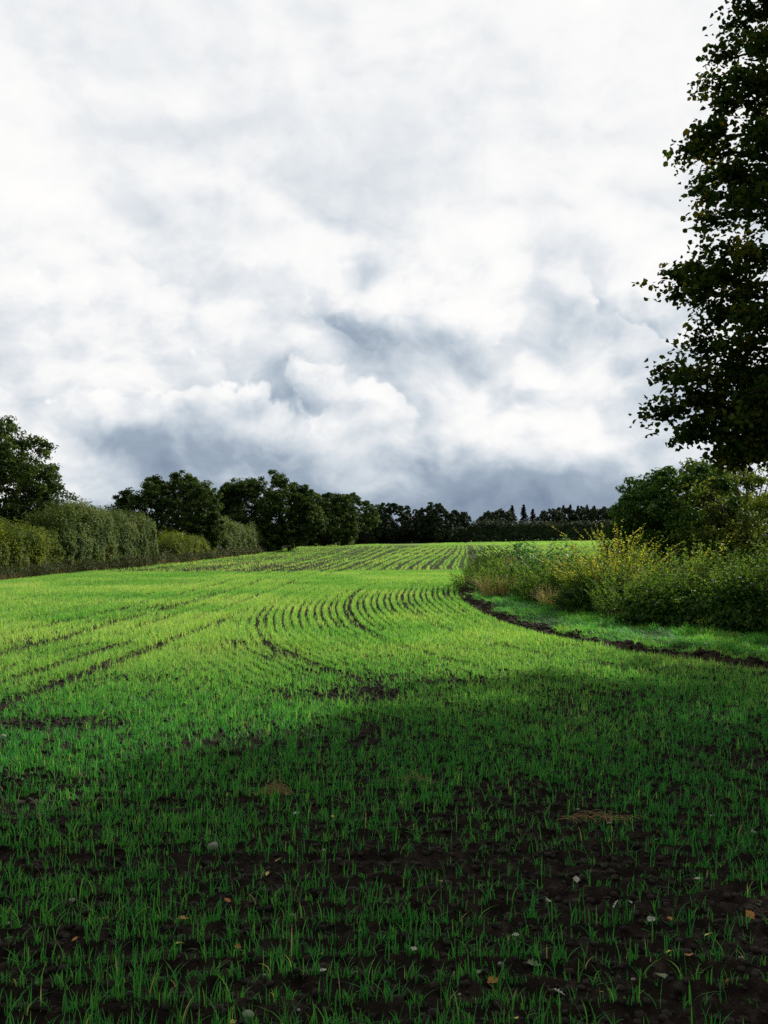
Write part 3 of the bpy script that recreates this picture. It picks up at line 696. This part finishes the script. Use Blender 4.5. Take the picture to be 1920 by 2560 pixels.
weeds('weed_clump', 4.9, 17.6, .8, .9, 1.0, 110, .07, M_WEED, 'shorter weeds above the grass strip in the middle of the bank', 112, group=GW)
mound('bramble_bush', 5.4, 16.4, 1.1, .9, .62, 14000, .062, M_BRAMBLE, 'dark bramble mound in the middle of the bank foot', 113, group=GB, fine=True)
mound('bramble_bush', 6.5, 15.5, 1.2, 1.0, .85, 16000, .06, M_BRAMBLE, 'shaded bramble mound right of the middle one', 114, group=GB, fine=True)
mound('bramble_bush', 7.9, 14.8, 1.3, 1.0, 1.1, 14000, .06, M_BRAMBLE, 'darkest bramble mound at the right edge of the picture', 115, group=GB, fine=True)
mound('bramble_bush', 9.6, 14.2, 1.4, 1.2, 1.5, 9000, .07, M_BRAMBLE, 'bramble mound beside the tall tree trunk', 116, group=GB)
mound('bramble_bush', 4.45, 19.3, .8, .8, .62, 8000, .06, M_BRAMBLE, 'low bramble by the smaller dry tussock', 117, group=GB)
mound('bramble_bush', 9.3, 17.8, 1.9, 1.5, 1.6, 16000, .08, M_BRAMBLE, 'tall bramble mass under the hawthorn at the right edge', 118, group=GB)
weeds('yellow_shrub', 5.05, 20.0, 1.05, .85, 1.72, 170, .062, M_YELLOW, 'open shrub with bright yellow autumn leaves on the bank', 120, 'shrub', per=44, lw=.7, lean=.55)
weeds('yellow_shrub', 6.9, 19.6, .55, .5, 1.65, 26, .07, M_YELLOW, 'small yellow leaved shrub below the dark hazel', 121, 'shrub', per=36, lw=.65, lean=.3)
weeds('weed_clump', 5.1, 21.4, .9, .9, 1.35, 110, .08, M_WEED, 'green weeds hiding the foot of the yellow shrub', 122, group=GW)
weeds('weed_clump', 6.0, 16.9, 1.0, .7, 1.2, 150, .075, M_WEED, 'lit weeds standing over the middle bramble mound', 123, group=GW)
weeds('weed_clump', 7.0, 15.9, 1.1, .8, 1.35, 150, .075, M_WEED, 'olive weeds standing over the shaded bramble mound', 124, group=GW)
weeds('weed_clump', 8.6, 16.4, 1.2, .9, 1.45, 130, .08, M_WEED, 'rank weeds in front of the hawthorn at the right edge', 125, group=GW)
weeds('weed_clump', 3.75, 22.3, .5, .9, .62, 70, .07, M_WEED, 'low weeds along the grass strip between the tussocks', 126, group=GW)
tussock('dry_tussock', 3.0, 24.3, .42, .7, 620, M_DRY, 'larger tan dry grass tussock at the tip of the grass strip', 130, group='dry grass tussocks on the bank')
tussock('dry_tussock', 3.8, 20.7, .26, .5, 330, M_DRY, 'smaller tan dry tussock standing in the grass strip', 131, group='dry grass tussocks on the bank')
tussock('dry_tussock', 4.4, 27.0, .4, 1.15, 700, M_DRY, 'pale dry seeding grass behind the olive weeds at the tip', 132, group='dry grass tussocks on the bank')
# hazel, sallow and hawthorn above the bank
tree('hazel_tree', (8.5, 25.5, 0.1), 'dark green hazel rising above the right bank', 'tree', seed=141, height=3.45, rx=2.1, ry=2.0, base=.3, lobes=26, subs=26, per=54, leaf=0.09, mat=M_BRAMBLE, trunk_r=.07, spread=.36)
tree('sallow_tree', (10.4, 29, 0.1), 'pale olive willow bush behind the dark hazel', 'tree', seed=142, height=3.9, rx=2.1, ry=2, base=.5, lobes=18, subs=22, per=46, leaf=0.11, mat=M_HEDGE, trunk_r=.09, spread=.4)
tree('hawthorn_tree', (10.2, 19.0, 0.1), 'loose yellow green hawthorn at the right edge behind the brambles', 'tree', seed=143, height=3.5, rx=2.3, ry=2.1, base=.4, lobes=16, subs=18, per=34, leaf=0.075, mat=M_YELLOWG, trunk_r=.1, spread=.4)
mound('elder_bush', 9.3, 23.5, 1.8, 1.6, 2.1, 14000, .085, M_YELLOWG, 'yellow green elder bush between the hazel and the hawthorn', 144, 'bush', stems=40, spiky=.4)
mound('bramble_bush', 8.6, 27.5, 2.2, 2, 1.9, 12000, .09, M_BRAMBLE, 'bramble mass behind the yellow shrub', 145, group=GB)
mound('bramble_bush', 13.5, 17.5, 2.6, 2.6, 2.4, 16000, .12, M_BRAMBLE, 'high bramble mass behind the tall tree out at the right', 146, group=GB)

# ------------------------------------------------------------------ the tall broadleaf tree at the right, trunk outside the frame
def make_big_tree():
    rg = np.random.default_rng(201); ox, oy = 8.6, 11.6; root = empty('maple_tree', (ox, oy, gz(ox, oy)))
    tb = Tubes(); tw = Tubes()
    tb.add([(0, 0, -.2), (.02, 0, .5), (.05, .05, 2.5), (0, .1, 5), (.1, .1, 8), (.1, .05, 11), (.05, 0, 13.8)], [.42, .34, .29, .25, .18, .1, .03], 12)
    tips = []
    # boughs that reach out over the field (metres; measured from the photograph)
    for (X, Y, D) in [(1610, 10, 10.6), (1575, 50, 10.8), (1540, 110, 10.6), (1525, 180, 10.4), (1550, 225, 10.0), (1480, 325, 10.2), (1515, 300, 9.8), (1515, 410, 10.4), (1508, 440, 10.0), (1560, 380, 9.4),
                      (1520, 490, 10.6), (1545, 540, 9.6), (1460, 590, 10.3), (1437, 640, 10.0), (1500, 640, 9.6), (1500, 700, 10.2), (1560, 740, 9.3), (1490, 780, 10.4), (1430, 800, 10.0), (1470, 820, 9.6),
                      (1416, 905, 10.0), (1455, 880, 9.7), (1468, 955, 10.0), (1530, 900, 9.6), (1560, 960, 9.5), (1572, 1000, 9.8), (1600, 930, 9.2), (1640, 940, 9.5), (1568, 1012, 9.7), (1595, 990, 9.4), (1630, 985, 9.3), (1655, 970, 9.2), (1500, 930, 9.8), (1620, 860, 9.0), (1600, 700, 8.9), (1620, 560, 9.0), (1600, 450, 9.0), (1630, 300, 9.2), (1610, 180, 9.6), (1640, 90, 9.8)]:
        tips.append((np.array([bx(X, D) - ox, D - oy, 1.6 + (538 - Y * .463) / 905 * D]), 1))
    for i in range(100):        # the rest of the crown
        t = (i + .5) / 100; z = 4.0 + 10.5 * t; a = i * 2.39996 + rg.normal() * .2
        r = 5.2 * math.sqrt(max(.05, 1 - ((z - 7.2) / 7.6) ** 2)) * rg.uniform(.72, 1.0)
        p = np.array([math.cos(a) * r, math.sin(a) * r, z])
        # keep free tips out of the part of the sky the photo shows empty
        wx, wy = p[0] + ox, p[1] + oy
        lim = 0.405 + 0.014 * max(0, z - 3)
        if wy > 1 and wx / wy < lim: p[0] = lim * wy - ox + .2
        tips.append((p, 0))
    C, N, S, TI = [], [], [], []
    for tip, bough in tips:
        zs = max(2.6, min(12.8, tip[2] - rg.uniform(-.3, 1.2))); r0 = np.array([.05, .05, zs])
        mid = r0 + (tip - r0) * .55 + np.array([0, 0, .45 + .3 * rg.random()])
        P = bez(r0, mid, tip, 16); P[2:-1] += rg.normal(size=(13, 3)) * .05
        L = np.linalg.norm(tip - r0)
        tb.add(P, .012 * L * (1 - np.linspace(0, 1, 16)) ** .9 + .006, 6)
        nc = int(13 + 3.2 * L); ts = rg.uniform(.34, 1, nc) ** .75
        for t in list(ts) + [1, .97, .94]:
            i = min(14, int(t * 15)); f = t * 15 - i; b = P[i] * (1 - f) + P[i + 1] * f
            sp = .07 + .60 * (1 - t) ** 1.1
            c = b + rg.normal(size=3) * sp * np.array([.8, .8, .7])
            if bough and c[0] + ox < 0.294 * (c[1] + oy): continue
            if sp > .16: tw.add(bez(b, (b + c) / 2 + [0, 0, .05], c, 4), [.008, .006, .004, .002], 4)
            k = int(rg.uniform(18, 44)); sr = rg.uniform(.10, .24)
            o = unit(rg.normal(size=(k, 3))) * rg.random((k, 1)) ** .5 * sr * np.array([1.15, 1.15, .85])
            C.append(c + o); N.append(rg.normal(size=(k, 3)) * .6 + [0, 0, .7]); S.append(rg.uniform(.045, .08, k))
            tt = .42 + rg.normal() * .13 + rg.normal(size=k) * .13 + (.32 if rg.random() < .2 else 0)
            TI.append(tt)
    C = np.concatenate(C); N = np.concatenate(N); S = np.concatenate(S); T = np.clip(np.concatenate(TI), 0, .98)
    T = np.where(rg.random(len(T)) < .002, 1, T)
    V, F = leaf_cards(C, N, S, rg, .85, .16, True)
    tb.V += tw.V; tb.F += [f + tb.n for f in tw.F]; tb.build('trunk', M_BARK, root)
    build('crown', V, [F], M_MAPLE, root, tint=np.repeat(T, 2))
    tag(root, 'tall dark broadleaf tree hanging over the field at the right edge', 'tree')
    print('big tree leaves', len(C))
make_big_tree()
tree('broadleaf_tree', (14.5, 17.0, 0), 'unseen tree added out at the right to shade the foreground', 'tree', seed=211, height=13, rx=4.2, ry=4.2, base=1.5, lobes=30, subs=24, per=30, leaf=0.2, mat=M_MAPLE, trunk_r=.3)  # unseen tree, added to block sun leaking onto the near soil

# ------------------------------------------------------------------ litter on the soil
def pt(X, Y):
    """ground point seen at a photo position (flat ground)"""
    D = 1.6 * 905 / (Y * .463 - 538); x = bx(X, D); return x, D
def leaf_mesh(seed, L, mat, lobed=True):
    rg = np.random.default_rng(seed); n = 17; t = np.linspace(0, 1, n)
    w = np.sin(np.pi * t ** .8) * .34 * (1 + (.32 * np.cos(t * np.pi * 9) if lobed else 0)); w[0] = .02; w[-1] = .01
    curl = rg.uniform(.1, .45); rows = []
    for k in range(n):
        for s in (-1, -.5, 0, .5, 1):
            rows.append((t[k] - .5, s * w[k], curl * (abs(s) * w[k]) * 1.1 + .35 * curl * (t[k] - .5) ** 2 + rg.normal() * .012 + .01))
    V = np.array(rows) * L
    F = np.array([[k * 5 + j, k * 5 + j + 1, (k + 1) * 5 + j + 1, (k + 1) * 5 + j] for k in range(n - 1) for j in range(4)])
    st = Tubes(); st.add([(-.5 * L, 0, .01 * L), (-.6 * L, .01 * L, .03 * L), (-.72 * L, .03 * L, .02 * L)], [.012 * L, .01 * L, .008 * L], 5)
    return V, F, st
def leafmat(name, a, b): return solid(name, a, b, 40, .6, .3, 80, .003)
LM = {'yellow': leafmat('fallen_yellow', (.5, .4, .08), (.7, .6, .2)), 'orange brown': leafmat('fallen_orange', (.35, .13, .03), (.55, .25, .07)),
      'pale': leafmat('fallen_pale', (.3, .3, .25), (.55, .54, .46)), 'greyish green': leafmat('fallen_green', (.1, .14, .06), (.22, .26, .13))}
LEAVES = [('orange brown', [(403, 1977), (951, 1915), (1080, 1775), (232, 1980), (495, 1948), (1155, 1773), (1440, 1978), (1610, 1975), (1060, 2110), (1290, 2130), (170, 2030), (1605, 1880), (1560, 2122), (1480, 2075), (517, 2035)]),
          ('yellow', [(395, 2035), (1437, 2057), (720, 1773), (1110, 2195), (520, 1718), (580, 1880), (605, 1860), (508, 2205), (1520, 2020)]),
          ('pale', [(893, 2060), (1325, 1958), (1180, 1945), (1355, 1950), (1110, 2005), (1620, 1800), (640, 1760), (555, 1742), (1500, 1900), (1240, 1895), (1200, 2135), (1660, 1890), (1400, 1990), (1530, 1760), (700, 2100)]),
          ('greyish green', [(1500, 2100), (1040, 2095), (1310, 1780), (1150, 2080), (870, 1795), (1420, 2110), (760, 1990)])]
k = 0
for colr, pts in LEAVES:
    for (X, Y) in pts:
        x, y = pt(X, Y); k += 1
        if colr not in globals().setdefault('_lp', {}) or k % 3 == 0:
            V, F, st = leaf_mesh(300 + k, .052 if colr != 'greyish green' else .065, None, k % 4 != 0)
            SV = np.concatenate(st.V); SF = np.concatenate(st.F) + len(V)
            o = build('fallen_leaf', np.concatenate([V, SV]), [np.concatenate([F, SF])], LM[colr], smooth=True); _lp[colr] = o
        else:
            o = _lp[colr].copy(); COL.objects.link(o)
        g = np.random.default_rng(k)
        o.location = (x, y, float(ground_h(np.array([x]), np.array([y]))[0]) + .012); o.rotation_euler = (g.normal() * .3, g.normal() * .3, g.random() * 6.28)
        s = g.uniform(.5, 1.05); o.scale = (s, s, s)
        tag(o, f'{colr} fallen leaf lying on the dark soil among the seedlings', 'leaf', f'{colr} fallen leaves on the soil')
STONES = [(541, 2178, .033, 'largest pale rounded stone near the bottom edge between seedlings'), (163, 1943, .026, None), (27, 1984, .026, None), (135, 2188, .02, None), (1078, 2075, .02, None), (12, 1596, .05, None), (465, 1828, .05, None),
          (634, 1965, .018, None), (385, 1790, .022, None), (575, 2085, .014, None), (300, 2068, .014, None), (832, 2110, .014, None), (1360, 2110, .014, None), (1245, 1755, .02, None), (990, 2130, .012, None), (1225, 1700, .02, None),
          (220, 2105, .014, None), (700, 1835, .02, None), (90, 2120, .012, None), (1590, 2060, .014, None), (1490, 1945, .014, None), (320, 1590, .03, None), (345, 1585, .03, None), (936, 1505, .04, None), (648, 2170, .012, None), (1250, 2185, .012, None)]
sp = [lumps(2, 400 + q) for q in range(4)]; so = {}
for i, (X, Y, s, lab) in enumerate(STONES):
    x, y = pt(X, Y)
    if i % 4 not in so:
        o = build('stone', sp[i % 4][0], [sp[i % 4][1]], M_STONE, smooth=True); so[i % 4] = o
    else:
        o = so[i % 4].copy(); COL.objects.link(o)
    s *= .58
    o.location = (x, y, float(ground_h(np.array([x]), np.array([y]))[0]) + s * .35); o.scale = (s, s, s); o.rotation_euler = (0, 0, i * 1.3)
    tag(o, lab or 'small pale flint stone lying on the tilled soil', 'stone', None if lab else 'small pale stones on the soil')
def straw(X, Y, n, spx, spy, label, seed, h=.05):
    rg = np.random.default_rng(seed); x, y = pt(X, Y); tb = Tubes()
    for i in range(n):
        c = rg.normal(size=2) * [spx, spy]; a = rg.normal() * .8; L = rg.uniform(.03, .075); z = .01 + abs(rg.normal()) * h * math.exp(-(c[0] / spx) ** 2)
        e = np.array([math.cos(a), math.sin(a)]) * L
        p0 = [c[0] - e[0], c[1] - e[1], z * .3]; p1 = [c[0], c[1], z * 1.6 + .01]; p2 = [c[0] + e[0], c[1] + e[1], z * .4]
        tb.add(bez(np.array(p0), np.array(p1), np.array(p2), 5), [.0011] * 5, 4)
    o = tb.build('straw_wisp', M_STRAW, None); o.location = (x, y, float(ground_h(np.array([x]), np.array([y]))[0]) + .005)
    tag(o, label, 'straw', None)
straw(598, 1712, 110, .05, .045, 'golden heap of loose straw lying on the soil left of centre', 1, .055)
straw(1285, 1770, 55, .11, .03, 'thin scattered wisp of straw right of centre', 2, .02)
straw(893, 1690, 26, .07, .03, 'small faint wisp of straw in the middle of the shaded crop', 3, .02)

# ------------------------------------------------------------------ sky
def make_world():
    w = bpy.data.worlds.new('World'); SC.world = w; w.use_nodes = True
    nt = w.node_tree; nd, lk = nt.nodes, nt.links; nd.clear()
    def M(op, a, b=None, c=None, clamp=False):
        n = nd.new('ShaderNodeMath'); n.operation = op; n.use_clamp = clamp
        for i, q in enumerate((a, b, c)):
            if q is None: continue
            if isinstance(q, (int, float)): n.inputs[i].default_value = q
            else: lk.new(q, n.inputs[i])
        return n.outputs[0]
    add = lambda *q: q[0] if len(q) == 1 else M('ADD', q[0], add(*q[1:]))
    mul = lambda a, b: M('MULTIPLY', a, b)
    sub = lambda a, b: M('SUBTRACT', a, b)
    def smooth(a, b, x):
        n = nd.new('ShaderNodeMapRange'); n.interpolation_type = 'SMOOTHSTEP'; n.inputs['From Min'].default_value = a; n.inputs['From Max'].default_value = b
        lk.new(x, n.inputs['Value']); return n.outputs[0]
    def lin(a, b, x, lo=0.0, hi=1.0):
        n = nd.new('ShaderNodeMapRange'); n.inputs['From Min'].default_value = a; n.inputs['From Max'].default_value = b; n.inputs['To Min'].default_value = lo; n.inputs['To Max'].default_value = hi
        lk.new(x, n.inputs['Value']); return n.outputs[0]
    tc = nd.new('ShaderNodeTexCoord'); sep = nd.new('ShaderNodeSeparateXYZ'); lk.new(tc.outputs['Generated'], sep.inputs[0])
    X, Y, Z = sep.outputs
    Yc = M('MAXIMUM', Y, 0.15)
    U = M('DIVIDE', X, Yc); Vv = M('DIVIDE', Z, Yc)
    # one warp shared by everything bends the noise into billows
    def vnoise(scale, detail, amp, off):
        mp = nd.new('ShaderNodeMapping'); mp.inputs['Location'].default_value = off; lk.new(tc.outputs['Generated'], mp.inputs['Vector'])
        n = nd.new('ShaderNodeTexNoise'); n.inputs['Scale'].default_value = scale; n.inputs['Detail'].default_value = detail; lk.new(mp.outputs[0], n.inputs['Vector'])
        s = nd.new('ShaderNodeVectorMath'); s.operation = 'SUBTRACT'; lk.new(n.outputs['Color'], s.inputs[0]); s.inputs[1].default_value = (.5, .5, .5)
        m = nd.new('ShaderNodeVectorMath'); m.operation = 'SCALE'; lk.new(s.outputs[0], m.inputs[0]); m.inputs['Scale'].default_value = amp
        a = nd.new('ShaderNodeVectorMath'); a.operation = 'ADD'; lk.new(tc.outputs['Generated'], a.inputs[0]); lk.new(m.outputs[0], a.inputs[1]); return a.outputs[0]
    warped = vnoise(8, 4, .065, (4, 2, 9))
    def noise(scale, detail=8, rough=.55, off=(0, 0, 0), stretch=(1, 1, 1.5), src=None, lac=2.0):
        mp = nd.new('ShaderNodeMapping'); mp.inputs['Location'].default_value = off; mp.inputs['Scale'].default_value = stretch
        lk.new(warped if src is None else src, mp.inputs['Vector'])
        n = nd.new('ShaderNodeTexNoise'); n.inputs['Scale'].default_value = scale; n.inputs['Detail'].default_value = detail; n.inputs['Roughness'].default_value = rough; n.inputs['Lacunarity'].default_value = lac
        lk.new(mp.outputs[0], n.inputs['Vector']); return n.outputs['Fac']
    def puffs(scale, off, stretch):
        mp = nd.new('ShaderNodeMapping'); mp.inputs['Location'].default_value = off; mp.inputs['Scale'].default_value = stretch
        lk.new(warped, mp.inputs['Vector'])
        n = nd.new('ShaderNodeTexNoise'); n.noise_type = 'RIDGED_MULTIFRACTAL'; n.inputs['Scale'].default_value = scale; n.inputs['Detail'].default_value = 4; n.inputs['Roughness'].default_value = .5
        n.inputs['Offset'].default_value = 1.0; n.inputs['Gain'].default_value = 1.2
        lk.new(mp.outputs[0], n.inputs['Vector']); return n.outputs['Fac']
    sw = nd.new('ShaderNodeSeparateXYZ'); lk.new(warped, sw.inputs[0])
    wy = M('MAXIMUM', sw.outputs[1], 0.15)
    Uw = M('DIVIDE', sw.outputs[0], wy); Vw = M('DIVIDE', sw.outputs[2], wy)
    def blobs(lst):
        t = None
        for (px, py, rx, ry, k) in lst:
            u0 = (px * .463 - 384) / 905; v0 = (538 - py * .463) / 905; ru = rx * .463 / 905; rv = ry * .463 / 905
            a = M('POWER', M('ABSOLUTE', M('DIVIDE', sub(Uw, u0), ru)), 2)
            b = M('POWER', M('ABSOLUTE', M('DIVIDE', sub(Vw, v0), rv)), 2)
            e = mul(M('EXPONENT', mul(add(a, b), -1.0)), k)
            t = e if t is None else add(t, e)
        return t
    # height field of the cloud deck and the same field a little nearer the sun: their difference lights the puffs
    st = (1, 1, 1.45)
    def deck(dx, dz):
        o = (dx, 0, dz * 1.45)
        return add(mul(noise(5.0, 7, .56, o, st), .75), mul(puffs(3.6, o, st), -.13))
    A = deck(0, 0); B = deck(.016, .02)
    rel = sub(A, B)
    dark = blobs([(800, 1110, 760, 95, .56), (310, 980, 180, 70, .30), (620, 940, 380, 100, .24), (1180, 1060, 360, 70, .22), (930, 745, 260, 60, .26), (780, 670, 90, 60, .10),
                  (850, 390, 170, 140, .24), (798, 578, 42, 34, .42), (1480, 880, 180, 110, .30), (470, 265, 220, 40, .12), (600, 850, 220, 60, .12), (1350, 540, 220, 40, .07), (985, 975, 36, 50, .16),
                  (1160, 930, 200, 50, -.24), (780, 850, 90, 26, -.14), (80, 1040, 130, 90, -.30)])
    low = smooth(.50, .10, Vv)
    # clumps of cloud with firm edges in front of a paler deck
    clump = smooth(.50, .56, add(A, mul(dark, -.30), mul(sub(noise(2.3, 2, .5, (6, 1, 2), (1, 1, 2.0)), .5), .35)))
    mass = sub(noise(2.2, 9, .56, (5, 2, 1), (1, 1, 1.9)), .5)
    tex = add(mul(rel, -3.2), mul(sub(.5, A), .35), mul(sub(clump, .5), -.16))
    tone = add(dark, mul(mass, .26), mul(tex, add(mul(low, .42), .32)), mul(low, .015))
    # firm heaped clouds standing in front of the low bank
    s2 = (1, 1, 1.25)
    H = noise(7.5, 9, .5, (11, 3, 5), s2); H2 = noise(7.5, 5, .5, (11 + .012, 3, 5 + .024), s2)
    cum = mul(mul(smooth(.515, .55, H), smooth(.36, .24, Vv)), smooth(.07, .15, Vv))
    tc2 = add(.16, mul(sub(H2, H), 4.5), mul(dark, .35), mul(smooth(.53, .60, H), .05))
    tone = add(tone, mul(mul(sub(tc2, tone), cum), .5))
    cr = nd.new('ShaderNodeValToRGB'); el = cr.color_ramp.elements
    stops = [(0.0, (1.0, .995, .985)), (0.12, (.945, .945, .945)), (0.26, (.78, .815, .85)), (0.45, (.555, .625, .695)), (0.66, (.345, .42, .515)), (1.0, (.20, .26, .36))]
    while len(el) > 1: el.remove(el[0])
    for i, (p, c) in enumerate(stops):
        q = el[0] if i == 0 else el.new(p); q.position = p; q.color = (*c, 1)
    lk.new(M('ADD', mul(tone, .92), 0.07, clamp=True), cr.inputs[0])
    # sky dimmed out of view, behind the camera and overhead, to deepen the shade
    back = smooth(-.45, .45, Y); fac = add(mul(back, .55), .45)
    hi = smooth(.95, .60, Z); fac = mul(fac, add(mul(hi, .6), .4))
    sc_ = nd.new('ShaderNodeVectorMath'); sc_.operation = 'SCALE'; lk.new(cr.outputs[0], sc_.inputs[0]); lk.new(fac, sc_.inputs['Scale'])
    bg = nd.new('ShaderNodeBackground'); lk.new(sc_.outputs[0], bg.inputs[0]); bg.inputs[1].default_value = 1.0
    sky = nd.new('ShaderNodeTexSky'); sky.sky_type = 'NISHITA'; sky.sun_disc = False; sky.sun_elevation = SUN_EL; sky.sun_rotation = SUN_AZ
    bs = nd.new('ShaderNodeBackground'); lk.new(sky.outputs[0], bs.inputs[0]); bs.inputs[1].default_value = 0.08
    gap = mul(smooth(.62, .74, noise(3.4, 6, .5, (2, 8, 3))), .30)
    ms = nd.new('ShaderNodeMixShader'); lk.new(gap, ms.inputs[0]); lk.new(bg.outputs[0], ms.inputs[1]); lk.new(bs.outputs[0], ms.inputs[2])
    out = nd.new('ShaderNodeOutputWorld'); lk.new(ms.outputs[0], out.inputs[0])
    w.cycles.sampling_method = 'NONE'
make_world()
sun = bpy.data.lights.new('sun', 'SUN'); sun.energy = 5.0; sun.angle = R(0.6); sun.color = (1.0, 0.95, 0.86)
so2 = bpy.data.objects.new('sun', sun); COL.objects.link(so2)
sd = Vector((math.sin(SUN_AZ) * math.cos(SUN_EL), math.cos(SUN_AZ) * math.cos(SUN_EL), math.sin(SUN_EL)))
so2.rotation_euler = sd.to_track_quat('Z', 'Y').to_euler(); so2.location = (20, 20, 30)

# ------------------------------------------------------------------ camera
cam = bpy.data.cameras.new('camera'); co = bpy.data.objects.new('camera', cam); COL.objects.link(co)
cam.sensor_fit = 'VERTICAL'; cam.sensor_height = 36; cam.lens = 905 / 1024 * 36
co.location = (0, 0, 1.6); co.rotation_euler = (R(90 + 1.645), 0, 0); cam.clip_start = .05; cam.clip_end = 10000
SC.camera = co
SC.view_settings.view_transform = 'Standard'; SC.view_settings.look = 'None'; SC.view_settings.exposure = 0; SC.view_settings.gamma = 1
SC.cycles.max_bounces = 5; SC.cycles.diffuse_bounces = 2; SC.cycles.glossy_bounces = 2; SC.cycles.transmission_bounces = 3
SC.cycles.use_denoising = False
